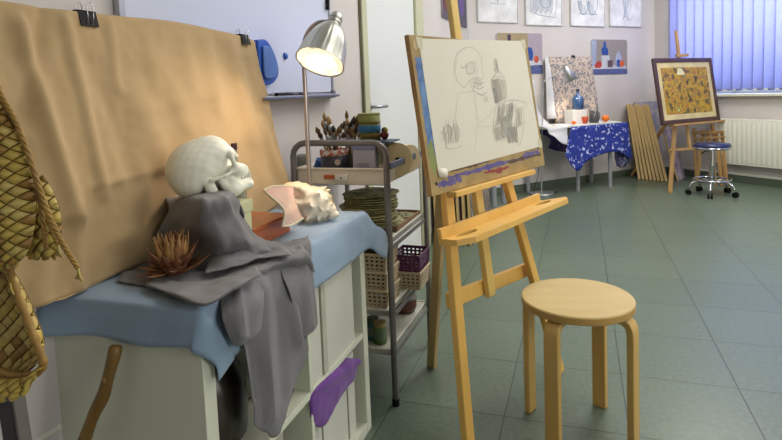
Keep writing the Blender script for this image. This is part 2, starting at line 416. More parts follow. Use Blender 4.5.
# whiteboard wiper, an elongated blue pad held on the board
pp = [(254, 40), (262, 40), (268, 48), (273, 60), (275, 73), (271, 82), (264, 85), (256, 80)]
we = thing('whiteboard_eraser', 'elongated blue felt board wiper stuck on the whiteboard beside the beige drape', 'eraser', WL)
cs_ = [wlpt(a, b, .02) for a, b in pp]
cl_ = [Vector((.0145, p.y, p.z)) for p in cs_]; cl_ = spl(cl_+[cl_[0]], 4)[:-1]
MB().prism(cl_, (.022, 0, 0)).build('wiper_body', mat('blue_plastic', (38, 92, 196), .35), we, bevel=.004)
cc = sum(cl_, Vector())/len(cl_)
MB().prism([cc+(p-cc)*.72+Vector((.022, 0, 0)) for p in cl_], (.008, 0, 0)).build('wiper_grip', mat('blue_plastic_light', (92, 134, 214), .4), we, bevel=.003)
# markers on the tray
def marker(px, ln, body, label, yy=None):
    p = wlpt(px, 93, .04); fr = WL @ Matrix.Translation((.04, p.y, w1.z+.0045)) @ Matrix.Rotation(radians(random.uniform(-4, 4)), 4, 'Z')
    t = thing('marker_pen', label, 'marker', fr)
    MB().cyl((0, -ln/2, 0), (0, ln*.15, 0), .008, n=14).build('barrel', body, t, smooth=False)
    MB().cyl((0, ln*.15, 0), (0, ln/2, 0), .0087, .0078, 14).build('pen_cap', m_black, t); return t
marker(284, .10, m_black, 'black marker pen lying on the whiteboard tray, nearer the drape')
marker(296, .09, mat('dark_plastic', (50, 44, 62), .4), 'dark marker pen lying on the whiteboard tray, nearer the lamp pole')
q = wlpt(327, 3, .02)
mc = thing('hanging_marker', 'small black marker clipped to the whiteboard above the lamp', 'marker', WL)
MB().cyl((.024, q.y-.005, q.z-.03), (.024, q.y+.006, q.z+.05), .008, n=12).build('barrel', m_black, mc)
MB().box((.0145, q.y-.006, q.z), (.02, q.y+.006, q.z+.02)).build('clip', m_black, mc)

# ================================================================== PICTURES
class Ink:
    """flat marks and painted shapes of one picture, in the picture's own plane (local y, z), one mesh with several materials"""
    def __init__(s, x): s.x = x; s.v = []; s.f = []; s.m = []; s.ms = []; s.k = 0
    def mi(s, mt):
        if mt not in s.ms: s.ms.append(mt)
        return s.ms.index(mt)
    def poly(s, pts, mt):
        s.k += 1; b = len(s.v); s.v += [(s.x+s.k*3e-5, p[0], p[1]) for p in pts]; s.f.append(tuple(range(b, b+len(pts)))); s.m.append(s.mi(mt))
    def line(s, pts, mt, w=.0015):
        s.k += 1; pts = [Vector((p[0], p[1])) for p in pts]; n = len(pts); b = len(s.v); x = s.x+s.k*3e-6
        for i, p in enumerate(pts):
            d = pts[min(i+1, n-1)]-pts[max(i-1, 0)]; d = d.normalized() if d.length else Vector((1, 0)); q = Vector((-d.y, d.x))*w/2
            s.v += [(x, p.x+q.x, p.y+q.y), (x, p.x-q.x, p.y-q.y)]
        for i in range(n-1): s.f.append((b+2*i, b+2*i+1, b+2*i+3, b+2*i+2)); s.m.append(s.mi(mt))
    def build(s, name, parent):
        me = bpy.data.meshes.new(name); me.from_pydata(s.v, [], s.f)
        for q in s.ms: me.materials.append(q)
        for p, i in zip(me.polygons, s.m): p.material_index = i
        o = bpy.data.objects.new(name, me); COL.objects.link(o); o.parent = parent; return o
def sm2(pts, k=5): return [(p[0], p[1]) for p in spl([Vector((a, b, 0)) for a, b in pts], k)]
def oval(cx, cy, rx, ry, n=18, a0=0, a1=2*pi): return [(cx+rx*cos(a0+(a1-a0)*i/n), cy+ry*sin(a0+(a1-a0)*i/n)) for i in range(n+1)]

m_paper = mat('drawing_paper', (246, 247, 250), .8); m_fr = mat('white_frame', (224, 224, 224), .45)
p1_ = mat('pencil_blue_grey', (122, 146, 176), .8); p2_ = mat('pencil_grey', (146, 154, 172), .8)
def wbp(px, py): return meet(WB, px, py, x=.02)
arts = [(478, 519, 22.2, 'white-framed drawing with faint dark marks, leftmost of the four on the back wall'),
        (526, 563, 25.2, 'white-framed pencil drawing of folded drapery, second from left on the back wall'),
        (571, 605.5, 26, 'white-framed pencil drawing of two rounded forms, third from left on the back wall'),
        (610, 642, 26.3, 'white-framed drawing of a narrow figure, rightmost on the back wall')]
for i, (a, b, yb, lab) in enumerate(arts):
    A = wbp(a, yb); B = wbp(b, yb+.8); y0, y1, z0 = A.y, B.y, 1.755; z1 = z0+.66
    if i == 0: z0 = A.z
    z0 = (A.z+B.z)/2
    t = thing('framed_drawing', lab, 'picture', WB @ Matrix.Translation((0, y0, z0)), 'framed drawings along the back wall')
    w = y1-y0; h = .64; f = .014
    g = MB(); g.box((.001, 0, 0), (.02, f, h)); g.box((.001, w-f, 0), (.02, w, h)); g.box((.001, f, 0), (.02, w-f, f)); g.box((.001, f, h-f), (.02, w-f, h))
    g.build('picture_frame', m_fr, t, bevel=.002)
    MB().box((.002, f, f), (.012, w-f, h-f)).build('paper', m_paper, t)
    k = Ink(.0125)
    c = w/2
    if i == 0:
        for q in range(9): k.line([(c-.06+q*.012, .23), (c-.02+q*.01, .30+.02*sin(q))], p2_, .004)
        k.line([(c-.1, .2), (c, .19), (c+.1, .2)], p1_, .004); k.line(oval(c, .36, .09, .09), p2_, .004); k.line([(c, .2), (c, .27)], p1_, .008)
    elif i == 1:
        k.line([(.09, .34), (.07, .15), (.2, .11), (w-.1, .09), (w-.08, .36)], p1_, .006)
        for q in range(26): k.line(sm2([(.09+q*.011, .14+.02*sin(q)), (.1+q*.0115, .2), (.12+q*.011, .33-.02*cos(q*2))]), p1_ if q % 3 else p2_, .004)
        k.line(oval(c+.02, .25, .07, .06), p1_, .006)
    elif i == 2:
        for s_ in (-1, 1):
            k.line(oval(c+s_*.07, .3, .085, .17), p1_, .007)
            for q in range(9): k.line(oval(c+s_*.07, .3, .08-q*.006, .165-q*.012, 9, pi*1.05, pi*1.7), p1_, .003)
        k.line([(c-.15, .14), (c+.15, .14)], p2_, .005)
    else:
        k.line(sm2([(c-.03, .55), (c-.045, .35), (c-.02, .2), (c-.035, .1), (c-.06, .085)]), p1_, .007)
        k.line(sm2([(c+.045, .55), (c+.05, .35), (c+.02, .22), (c+.03, .1), (c+.06, .08)]), p1_, .007)
        k.line(sm2([(c, .4), (c, .2), (c-.01, .1)]), p1_, .006)
        for q in range(12): k.line([(c-.03, .12+q*.025), (c+.015, .125+q*.025)], p1_, .005)
    k.build('sketch', t)

# painted sheets on the back wall
c_bgy = mat('paint_ochre_ground', (178, 160, 118), .6, (152, 138, 110), 40); c_bgl = mat('paint_lilac_ground', (176, 162, 172), .6, (162, 150, 166), 20)
c_grey = mat('paint_grey_ground', (158, 150, 148), .6, (140, 130, 124), 60); c_lav = mat('paint_lavender', (176, 184, 212), .6)
c_blue = mat('paint_deep_blue', (30, 62, 138), .5, (42, 84, 160), 40); c_navy = mat('paint_navy_pattern', (34, 48, 110), .5, (110, 120, 168), 130, contrast=.06)
c_red = mat('paint_red', (196, 66, 48), .5); c_org = mat('paint_orange', (222, 104, 44), .5); c_white = mat('paint_white', (206, 208, 216), .6); c_dk = mat('paint_dark_purple', (70, 46, 78), .5)
c_brn = mat('paint_brown_mug', (98, 78, 88), .5)
def rr(w, h, r=.03, n=4):
    out = []
    for cx, cy, a in ((w-r, h-r, 0), (r, h-r, pi/2), (r, r, pi), (w-r, r, 3*pi/2)):
        out += [(cx+r*cos(a+q*pi/2/n), cy+r*sin(a+q*pi/2/n)) for q in range(n+1)]
    return out
def sheet(a, b, yt, yb, lab):
    A = wbp(a, yb); B = wbp(b, yb); T = wbp((a+b)/2, yt); w = B.y-A.y; h = T.z-(A.z+B.z)/2
    t = thing('painted_sheet', lab, 'painting', WB @ Matrix.Translation((0, A.y, (A.z+B.z)/2)), 'still life paintings pinned to the back wall')
    MB().prism([(.001, p[0], p[1]) for p in rr(w, h)], (.008, 0, 0)).build('painting_board', m_paper, t)
    return t, w, h
t, w, h = sheet(497.5, 543.5, 33, 74, 'still life painting with jug and orange fruit, partly behind the drawing board')
k = Ink(.0093); k.poly(rr(w, h), c_bgl); k.poly([(0, h*.35), (w*.68, h*.33), (w*.68, h), (.02, h)], c_bgy)
k.poly([(0, .0), (w, .0), (w, h*.22), (0, h*.16)], c_navy); k.poly([(0, h*.16), (w, h*.22), (w, h*.32), (0, h*.3)], c_white)
k.poly([(w*.24, h*.8), (w*.31, h*.8), (w*.31, h*.96), (w*.24, h*.96)], c_dk); k.poly(oval(w*.275, h*.62, w*.08, h*.2), c_dk)
k.poly(sm2([(w*.62, h*.35), (w*.61, h*.5), (w*.66, h*.64), (w*.75, h*.64), (w*.79, h*.5), (w*.77, h*.33)]), c_blue)
k.line(oval(w*.8, h*.52, w*.05, h*.1), c_blue, .012); k.poly(oval(w*.86, h*.36, w*.05, h*.09), c_red); k.poly(oval(w*.85, h*.38, w*.03, h*.05), c_org)
k.build('painted_image', t)
t, w, h = sheet(592, 628, 39.5, 74, 'still life painting with blue bottle above a blue patterned band, right of the easels')
k = Ink(.0093); k.poly(rr(w, h), c_grey); k.poly([(0, h*.2), (w*.13, h*.2), (w*.15, h*.97), (0.01, h*.97)], c_lav)
k.poly([(0, 0), (w, 0), (w, h*.15), (0, h*.15)], c_navy); k.poly([(0, h*.15), (w, h*.15), (w*.9, h*.27), (0, h*.23)], c_white)
k.poly([(w*.28, h*.22), (w*.5, h*.22), (w*.5, h*.54), (w*.28, h*.54)], c_white)
k.poly(sm2([(w*.29, h*.56), (w*.28, h*.72), (w*.33, h*.8), (w*.34, h*.93), (w*.4, h*.93), (w*.41, h*.8), (w*.46, h*.72), (w*.45, h*.56), (w*.29, h*.56)]), c_blue)
k.poly(oval(w*.21, h*.28, w*.08, h*.1), c_red); k.poly(oval(w*.14, h*.25, w*.05, h*.07), c_red)
k.poly([(w*.45, h*.2), (w*.58, h*.2), (w*.59, h*.4), (w*.44, h*.4)], c_brn)
k.poly(sm2([(w*.67, h*.2), (w*.67, h*.45), (w*.73, h*.64), (w*.79, h*.64), (w*.84, h*.45), (w*.84, h*.2), (w*.67, h*.2)]), c_lav)
k.poly(sm2([(w*.7, h*.22), (w*.71, h*.4), (w*.8, h*.4), (w*.8, h*.22), (w*.7, h*.22)]), c_blue); k.poly(oval(w*.85, h*.3, w*.07, h*.1), c_org)
k.build('painted_image', t)
# dark painting on the left wall near the corner
A = meet(WL, 443.5, 19, x=.02); B = meet(WL, 467, 25.5, x=.02)
t = thing('small_painting', 'dark purple painting on the wall behind the top of the easel mast', 'painting', WL @ Matrix.Translation((0, A.y, (A.z+B.z)/2)))
w = B.y-A.y; h = .62
MB().box((.001, 0, 0), (.02, w, h)).build('painting_board', mat('panel_edge', (150, 140, 150), .6), t)
k = Ink(.0203); k.poly([(0, 0), (w, 0), (w, h), (0, h)], mat('paint_dusk_ground', (92, 76, 104), .6, (60, 66, 70), 12, contrast=.1))
k.poly([(0, .05), (w*.5, .08), (w*.55, .3), (0, .33)], mat('paint_maroon', (112, 54, 60), .6, (86, 44, 60), 20))
k.poly(oval(w*.75, .2, w*.12, .12), mat('paint_violet', (104, 82, 150), .6)); k.poly([(0, .45), (w, .4), (w, h), (0, h)], mat('paint_moss', (86, 96, 70), .6, (60, 70, 52), 20))
k.build('painted_image', t)

# ================================================================== FAR TABLE WITH STILL LIFE
TZ = .715
TB = WB @ Matrix.Translation((0, 0, 0))
tl = meet(WB, 547, 127.3, z=TZ).y-.02; tR = meet(WB, 629, 121.6, z=TZ).y
txf = meet(WB, 590, 124.0, z=TZ).x; tx0 = .03
print('table', tl, tR, txf)
tb = thing('table', 'narrow table with grey metal legs against the back wall under draped cloths', 'table', WB)
MB().box((tx0, tl, TZ-.022), (txf, tR, TZ)).build('table_top', m_white, tb, bevel=.003)
m_leg = mat('grey_metal_paint', (150, 154, 160), .4)
m_brush = mat('satin_metal', (200, 202, 206), .38, metal=.85)
lf = meet(WB, 578, 191, z=0); lr = meet(WB, 608, 187, z=0)
for x, y in ((lf.x, lf.y), (lr.x+.02, lr.y+.01), (tx0+.04, tl+.05), (tx0+.04, tR-.08)):
    MB().cyl((x, y, .0), (x, y, TZ-.022), .021, n=16).build('leg', m_leg, tb, smooth=False)
# white cloth over the table
m_wcloth = mat('white_cotton', (222, 222, 226), .8, (210, 210, 216), 6, bump=.1)

zc = TZ+.002
# over the left end the sheet climbs up behind, on the board's left side, and hangs at the front left
P = [[Vector((.03, tl+.02, 1.12)), Vector((.03, tl+.10, 1.20)), Vector((.03, tl+.2, 1.2))],
     [Vector((.10, tl-.02, .86)), Vector((.09, tl+.10, .90)), Vector((.08, tl+.2, .9))],
     [Vector((.2, tl-.02, zc+.02)), Vector((.2, tl+.12, zc+.01)), Vector((.2, tl+.25, zc+.006))],
     [Vector((txf, tl-.02, zc)), Vector((txf, tl+.1, zc)), Vector((txf, tl+.25, zc+.001))],
     [Vector((txf+.02, tl+.0, TZ-.06)), Vector((txf+.02, tl+.12, TZ-.06)), Vector((txf+.016, tl+.25, TZ-.05))],
     [Vector((txf+.03, tl+.06, TZ-.10)), Vector((txf+.03, tl+.16, TZ-.17)), Vector((txf+.018, tl+.27, TZ-.2))]]
cw = MB().grid(wrinkle(cr(P, 5), .012, 9))
cw.grid([[Vector((x, tl+.24+(tR-tl-.245)*q/8, zc+.001)) for q in range(9)] for x in (.04, .2, txf-.01)])
tag(cw.build('white_cloth', m_wcloth, smooth=True, solid=.002, fr=WB), 'white cloth spread over the far table and climbing its left side', 'cloth')
# blue floral cloth hanging from the front edge
def floral(name, base, dots, sc, amt=.5, th=.30):
    mt = bpy.data.materials.new(name); mt.use_nodes = True; nt = mt.node_tree; L = nt.links.new; b = nt.nodes['Principled BSDF']; b.inputs['Roughness'].default_value = .75
    tc = nd(nt, 'ShaderNodeTexCoord'); nz = nd(nt, 'ShaderNodeTexNoise', Scale=sc*.7, Detail=2)
    L(tc.outputs['Object'], nz.inputs['Vector'])
    ad = nd(nt, 'ShaderNodeMix', data_type='RGBA', blend_type='ADD'); ad.inputs[0].default_value = .12
    L(tc.outputs['Object'], ad.inputs[6]); L(nz.outputs['Color'], ad.inputs[7])
    vo = nd(nt, 'ShaderNodeTexVoronoi', Scale=sc); vo.feature = 'F1'; L(ad.outputs[2], vo.inputs['Vector'])
    n2 = nd(nt, 'ShaderNodeTexNoise', Scale=sc*2.2, Detail=3); L(tc.outputs['Object'], n2.inputs['Vector'])
    mth = nd(nt, 'ShaderNodeMath', operation='SUBTRACT'); L(n2.outputs['Fac'], mth.inputs[0]); 
    ml = nd(nt, 'ShaderNodeMath', operation='MULTIPLY'); ml.inputs[1].default_value = amt; L(vo.outputs['Distance'], ml.inputs[0]); L(ml.outputs[0], mth.inputs[1])
    rp = nd(nt, 'ShaderNodeValToRGB'); e = rp.color_ramp.elements; e[0].position = th; e[1].position = th+.06; e[0].color = rgb(base); e[1].color = rgb(dots)
    L(mth.outputs[0], rp.inputs[0]); L(rp.outputs[0], b.inputs['Base Color']); return mt
m_bfl = floral('blue_floral_cotton', (26, 46, 138), (176, 184, 222), 17, .5, .365)
fa = meet(WB, 571, 125.5, x=txf).y
def fb(px, py, x): return meet(WB, px, py, x=x)
X1 = txf+.012
top = [fb(571, 126, X1), fb(581, 125.5, X1), fb(592, 124.6, X1), fb(604, 124, X1), fb(616, 123, X1), fb(628, 122.4, X1)]
top = [Vector((X1, p.y, zc+.004)) for p in top]
back = [Vector((X1-.05, p.y, zc+.005)) for p in top]
mid = [fb(567, 146, X1+.03), fb(580, 146, X1+.015), fb(592, 143, X1+.03), fb(604, 142, X1+.015), fb(617, 142, X1+.035), fb(630, 140, X1+.02)]
hem = [fb(565, 156, X1+.05), fb(577, 171, X1+.04), fb(588, 161, X1+.045), fb(603, 154, X1+.03), fb(619, 152, X1+.05), fb(632, 160, X1+.04)]
top = [Vector((p.x, p.y, TZ-.012)) for p in top]
cb = MB().grid(wrinkle(cr([top, mid, hem], 6), .02, 8, 3)); 
tag(cb.build('floral_cloth', m_bfl, smooth=True, solid=.002, fr=WB), 'deep blue cloth with pale flowers hanging over the front of the far table', 'cloth')
m_bdk = floral('dark_floral_cotton', (48, 50, 84), (150, 150, 170), 20, .5)
h1 = [Vector((X1+.005, p.y, TZ-.02)) for p in (fb(617, 120, X1), fb(623, 120, X1), fb(629, 120, X1))]
h2 = [fb(616, 150, X1+.02), fb(623, 150, X1+.025), fb(631, 146, X1+.02)]; h3 = [fb(618, 166, X1+.02), fb(624, 168, X1+.03), fb(633, 163, X1+.02)]
tag(MB().grid(wrinkle(cr([h1, h2, h3], 6), .02, 10, 8)).build('patterned_cloth', m_bdk, smooth=True, solid=.002, fr=WB @ Matrix.Translation((-.02, 0, 0))), 'dark patterned cloth corner hanging at the right end of the far table', 'cloth')
hh = [[Vector((.14, tl-.0, TZ-.03)), Vector((.14, tl+.12, TZ-.03)), Vector((.14, tl+.3, TZ-.03))],
      [fb(549, 138, .15), fb(558, 140, .17), fb(570, 140, .15)], [fb(548, 148, .15), fb(557, 151, .17), fb(568, 152, .15)]]
tag(MB().grid(wrinkle(cr(hh, 6), .02, 10, 5)).build('patterned_cloth', floral('plum_floral_cotton', (58, 56, 116), (150, 92, 140), 14, .6), smooth=True, solid=.002, fr=WB), 'blue and plum cloth hanging in shade under the left end of the far table', 'cloth')
# leaning board wrapped in a floral cloth
BP = [fb(547.5, 57, .05), fb(591, 56.5, .05), fb(591, 122, .14), fb(556, 123.5, .14)]
y0 = BP[0].y+.012; y1 = BP[1].y-.0; zt_ = BP[0].z
bk = frame((0, 0, 0)); 
bp = thing('draped_board', 'upright board wrapped in a pale pink-grey floral cloth behind the blue vase', 'backdrop', WB)
lean = [Vector((.05, y0, zt_)), Vector((.05, y1, zt_)), Vector((.13, y1+.03, zc+.004)), Vector((.13, y0+.03, zc+.004))]
MB().prism([p+Vector((-.02, 0, 0)) for p in lean], (.015, 0, 0)).build('backing_board', m_pine2, bp)
gd = [[lean[0].lerp(lean[1], u).lerp(lean[3].lerp(lean[2], u), v)+Vector((.004+.008*sin(u*9+v*3)**2, 0, 0)) for u in [i/14 for i in range(15)]] for v in [i/10 for i in range(11)]]
m_pfl = floral('pink_grey_floral_cotton', (204, 186, 172), (134, 130, 134), 20, .35)
MB().grid(gd).build('cloth_cover', m_pfl, bp, smooth=True, solid=.003)
sidec = [[Vector((.05, y0-.05, zt_-.01)), Vector((.052, y0-.025, zt_)), Vector((.05, y0+.01, zt_))], [Vector((.07, y0-.06, zt_-.25)), Vector((.085, y0-.03, zt_-.25)), Vector((.09, y0+.01, zt_-.25))],
         [Vector((.12, y0-.10, zc+.06)), Vector((.14, y0-.05, zc+.06)), Vector((.135, y0+.02, zc+.06))]]
MB().grid(wrinkle(cr(sidec, 5), .012, 9)).build('white_side_cloth', m_wcloth, bp, smooth=True, solid=.002)
def clip_obj(fr, s, label, par=None):
    t = thing('binder_clip', label, 'clip', fr, None)
    if par: t.parent = par; del t['category']; 
    g = MB(); g.prism([Vector(p)*s for p in ((.010, -.016, -.011), (.010, .016, -.011), (.004, .016, .011), (.004, -.016, .011))], (.0016*s*1, 0, 0))
    g.prism([Vector(p)*s for p in ((-.010, -.016, -.011), (-.010, .016, -.011), (-.004, .016, .011), (-.004, -.016, .011))], (-.0016*s, 0, 0))
    g.box((-.006*s, -.016*s, .0105*s), (.006*s, .016*s, .0125*s)); g.build('clip_body', m_black, t, bevel=.0004)
    for sg in (-1, 1):
        pts = [(sg*.0105, -.004, -.011), (sg*.0125, -.005, .004), (sg*.011, -.006, .02), (sg*.009, 0, .027), (sg*.011, .006, .02), (sg*.0125, .005, .004), (sg*.0105, .004, -.011)]
        MB().tube([Vector(p)*s for p in pts], .0008*s, 6).build('wire_handle', m_chrome, t, smooth=True)
    return t
q = fb(573, 56, .05); clip_obj(WB @ Matrix.Translation((.05, q.y, zt_)), 1.3, 'small dark clip on the top edge of the pink floral board')
# objects on the table; px, bottom py -> place
def on_table(px, py): p = meet(WB, px, py, z=zc+.004); p.x = min(max(p.x, .2), txf-.05); q = meet(WB, px, py, x=p.x); return Vector((p.x, q.y, zc+.003))
m_plaster = mat('plaster_white', (226, 226, 222), .7, (216, 216, 212), 6, bump=.05)
pw = (meet(WB, 587, 120, x=.30).y-meet(WB, 568, 120, x=.30).y); p = meet(WB, 577.5, 118, x=.30); p.y += pw*.14; pw *= .74; ph = meet(WB, 577, 110, x=.3).z-zc-.003
ped = MB().box((.17, p.y-pw/2, zc+.003), (.30, p.y+pw/2, zc+.003+ph)).build('plaster_block', m_plaster, fr=WB, bevel=.004)
tag(ped, 'white block carrying the blue vase on the far table', 'block')
vz = zc+.003+ph
vq = meet(WB, 578, 109, x=.24)
vt = thing('vase', 'blue glass bottle vase with narrow neck standing on the white block', 'vase', WB @ Matrix.Translation((.24, vq.y, vz)))
m_bg = mat('blue_glass', (52, 84, 128), .12, (38, 64, 108), 8, coat=.5)
hv = meet(WB, 578, 89, x=.24).z-vz
prof = [(.001, 0), (.052, 0), (.060, .01), (.063, .5*hv), (.056, .6*hv), (.02, .72*hv), (.016, .78*hv), (.016, .93*hv), (.021, .96*hv), (.021, hv), (.013, hv), (.013, .8*hv)]
MB().lathe(prof, n=28).build('vase_body', m_bg, vt, smooth=True)
MB().lathe([(.0215, .93*hv), (.023, .95*hv), (.023, .985*hv), (.0215, hv)], n=24).build('neck_ring', mat('navy_glaze', (24, 36, 70), .3), vt, smooth=True)
def fruit(px, py, r, c, label, grp, name='orange', sq=.93):
    p = on_table(px, py); mt = mat('orange_peel', (236, 120, 26), .45, (226, 104, 20), 30, bump=.25, bscale=500)
    t = thing(name, label, 'fruit', WB @ Matrix.Translation((p.x, p.y, zc+.003)), grp)
    MB().ball((0, 0, r*sq), (r, r, r*sq), 24).build('peel', mt, t, smooth=True)
    MB().lathe([(.0001, .003), (.003, .002), (.004, 0)], c=(0, 0, 2*r*sq-.001), n=8).build('stem_scar', mat('stem_green', (92, 110, 50), .7), t)
    return t
fruit(605.5, 122.5, .040, None, 'round whole orange at the right on the far table', 'citrus fruit on the far table')
fruit(574, 124.5, .026, None, 'small flattened orange tangerine left of the red cup on the far table', 'citrus fruit on the far table', 'tangerine', .72)
p = on_table(585, 124)
ct = thing('cup', 'small orange-red cup on the far table between tangerine and glass mug', 'cup', WB @ Matrix.Translation((p.x, p.y, zc+.003)))
MB().lathe([(.001, 0), (.024, 0), (.035, .07), (.033, .07), (.022, .005), (.001, .005)], n=24).build('cup_body', mat('orange_red_glaze', (206, 78, 34), .3), ct, smooth=True)
MB().lathe([(.0345, .066), (.037, .068), (.037, .073), (.033, .073), (.032, .068)], n=24).build('cup_rim', mat('orange_rim', (226, 120, 70), .3), ct, smooth=True)
p = on_table(594, 123)
gt = thing('mug', 'grey glass mug with handle on the right and dark contents on the far table', 'mug', WB @ Matrix.Translation((p.x, p.y, zc+.003)))
MB().lathe([(.001, 0), (.048, 0), (.05, .01), (.046, .13), (.043, .13), (.046, .012), (.001, .01)], n=28).build('mug_body', clear('mug_glass', (120, 120, 124), .35), gt, smooth=True)
MB().lathe([(.001, .011), (.043, .011), (.044, .09), (.001, .09)], n=24).build('mug_contents', mat('dark_dried_contents', (74, 70, 62), .7, (50, 46, 44), 60), gt)
MB().tube(spl([(0, .045, .10), (0, .078, .105), (0, .086, .07), (0, .072, .03), (0, .047, .03)], 5), .006, 8).build('mug_handle', clear('handle_glass', (130, 132, 138), .6), gt, smooth=True)

# far reading lamp
lb = meet(WB, 541.5, 194, z=0); lb.x = max(lb.x, .15)
lp = thing('floor_lamp', 'slim silver floor lamp with bent neck standing left of the far table', 'lamp', WB @ Matrix.Translation((lb.x, lb.y, 0)))
MB().lathe([(.001, 0), (.125, 0), (.13, .006), (.12, .018), (.03, .026), (.012, .04), (.001, .04)], n=36).build('lamp_base', m_brush, lp, smooth=True)
inv = (WB @ Matrix.Translation((lb.x, lb.y, 0))).inverted()
def fl(px, py, x): return Vector(meet(WB, px, py, x=x))-Vector((lb.x, lb.y, 0))
pts = [Vector((0, 0, .03)), fl(542, 140, lb.x), fl(543, 90, lb.x), fl(544, 82, lb.x+.01), fl(551, 77, lb.x+.03), fl(560, 72, lb.x+.06), fl(565, 67.5, lb.x+.08)]
MB().tube(spl(pts[1:], 4), .006, 8).build('bent_neck', m_brush, lp, smooth=True)
MB().cyl(pts[0], pts[1], .008, n=10).build('pole', m_brush, lp)
sa = fl(565, 67, lb.x+.08); sb_ = fl(571.5, 81, lb.x+.12)
ax = (sb_-sa).normalized(); q = Vector((0, 0, 1)).rotation_difference(ax).to_matrix().to_4x4()
SM = Matrix.Translation(sa) @ q; ln = (sb_-sa).length
MB().lathe([(.018, -.02), (.026, 0), (.034, .03), (.075, ln), (.071, ln), (.03, .03), (.02, .0)], n=28, M=SM).build('lamp_shade', m_brush, lp, smooth=True)
MB().ball(sa+ax*(ln*.55), .028, 14).build('bulb', glow('bulb_glass_far', (255, 226, 190), 6), lp, smooth=True)
MB().tube(spl([fl(540, 150, lb.x-.02), fl(538, 175, lb.x-.02), (0, -.1, .02), (.1, .03, .008), (.02, .2, .008)], 5), .003, 6).build('power_cord', m_black, lp, smooth=True)
FAR_LAMP = (WB @ Matrix.Translation((lb.x, lb.y, 0))) @ (sa+ax*(ln+.02)); FAR_AX = (WB.to_3x3() @ ax)

# ================================================================== CANVASES STACKED
m_stretch = mat('stretcher_wood', (214, 186, 132), .6, (188, 156, 104), 10, (1, 1, .15)); m_canv = mat('raw_canvas', (190, 184, 168), .8)
m_abs = [mat('canvas_paint_a', (150, 146, 160), .6, (92, 110, 150), 14, contrast=.1), mat('canvas_paint_b', (176, 150, 140), .6, (96, 88, 110), 18, contrast=.12),
         mat('canvas_paint_c', (140, 150, 120), .6, (170, 140, 90), 16, contrast=.1)]
def canvas(fr, w, h, t, lab, paint, grp, strip=False):
    """stretched canvas: local x thickness, y width, z height"""
    o = thing('stretched_canvas', lab, 'canvas', fr, grp)
    b = .04; g = MB(); g.box((0, 0, 0), (t, b, h)); g.box((0, w-b, 0), (t, w, h)); g.box((0, b, 0), (t, w-b, b)); g.box((0, b, h-b), (t, w-b, h))
    g.build('stretcher_frame', m_stretch, o, bevel=.002)
    MB().box((t, -.001, -.001), (t+.002, w+.001, h+.001)).build('painted_face', paint, o)
    return o
# right stack: stands on the floor between far table and far easel, seen edge on, all leaning to the left
n = 8
for i in range(n):
    u = i/(n-1)
    fw_ = WB @ meet(WB, 638+u*27, 179.5+u*2.2, z=0); F_ = frame((fw_.x, fw_.y, 0), 24.4)
    tp = meet(F_, 626.5+u*19.5, 104.5+(i % 3)*1.3, y=0); lean_ = math.degrees(atan2(-tp.x, tp.z)); hgt = sqrt(tp.x**2+tp.z**2)
    canvas(frame((fw_.x, fw_.y, 0), 24.4, lean_), .30-.012*i, hgt, .030, 'stretched canvas seen edge-on in the row left of the framed painting', m_abs[i % 3], 'canvases stacked edge-on by the far table')
foot = meet(WB, 678, 182, z=0); tp = meet(WB, 656, 116, x=foot.x-.1)
fr = WB @ Matrix.Translation((foot.x-.02, foot.y-.34, 0)) @ Matrix.Rotation(radians(-12), 4, 'Y') @ Matrix.Rotation(radians(14), 4, 'X')
_f = WB @ meet(WB, 677, 181, z=0)
canvas(frame((_f.x, _f.y, 0), 44, 16), .26, .60, .02, 'pale painted canvas tilted beside the edge-on row behind the far easel', mat('canvas_paint_pale', (198, 190, 204), .6, (150, 130, 160), 9, contrast=.12), None)
A = meet(WB, 633, 104, x=.03); B_ = meet(WB, 662, 104, x=.03)
canvas(WB @ Matrix.Translation((.09, A.y, 0)) @ Matrix.Rotation(radians(-4), 4, 'Y'), B_.y-A.y+.2, A.z+.02, .018, 'large bluish painting on the floor against the back wall behind the edge-on row', mat('canvas_paint_blue', (140, 146, 176), .6, (180, 170, 176), 10, contrast=.12), None)
A = meet(WB, 680, 183, x=.3)
# left stack against the left wall beyond the door
fw = Vector((.539, 3.92)); o0 = WL.inverted() @ Vector((.281, 4.037, 0)); o1 = WL.inverted() @ Vector((.50, 3.96, 0))
for i in range(7):
    u = i/6; x = .035+.042*i; yy = o0.y-.02+(o1.y-o0.y)*u
    fr = WL @ Matrix.Translation((x, yy, 0)) @ Matrix.Rotation(radians(-1.5), 4, 'Y')
    canvas(fr, .85-.03*(i % 3), .62+.03*((i*2) % 3), .022, 'outermost painted canvas of the stack leaning on the left wall' if i == 6 else 'canvas on edge in the stack leaning on the left wall behind the easel',
           mat('canvas_paint_brown', (150, 138, 124), .6, (96, 84, 80), 22, contrast=.12) if i == 6 else m_abs[i % 3], 'canvases leaning on the left wall behind the main easel' if i < 6 else None)
# low grey-legged side table beyond the easel
st = meet(WB, 494, 206, z=0); s2 = meet(WB, 505, 203, z=0)
gt = thing('side_table', 'small grey-legged table half hidden behind the main easel', 'table', WB)
for x, y in ((st.x, st.y), (s2.x-.02, s2.y)): MB().cyl((x, y, 0), (x, y, .62), .026, n=16).build('leg', m_leg, gt)
for x, y in ((st.x-.20, st.y), (s2.x-.22, s2.y+.02)): MB().cyl((x, y, 0), (x, y, .62), .026, n=16).build('leg', m_leg, gt)
MB().box((st.x-.24, st.y-.05, .62), (st.x+.04, s2.y+.1, .645)).build('table_top', m_white, gt, bevel=.004)

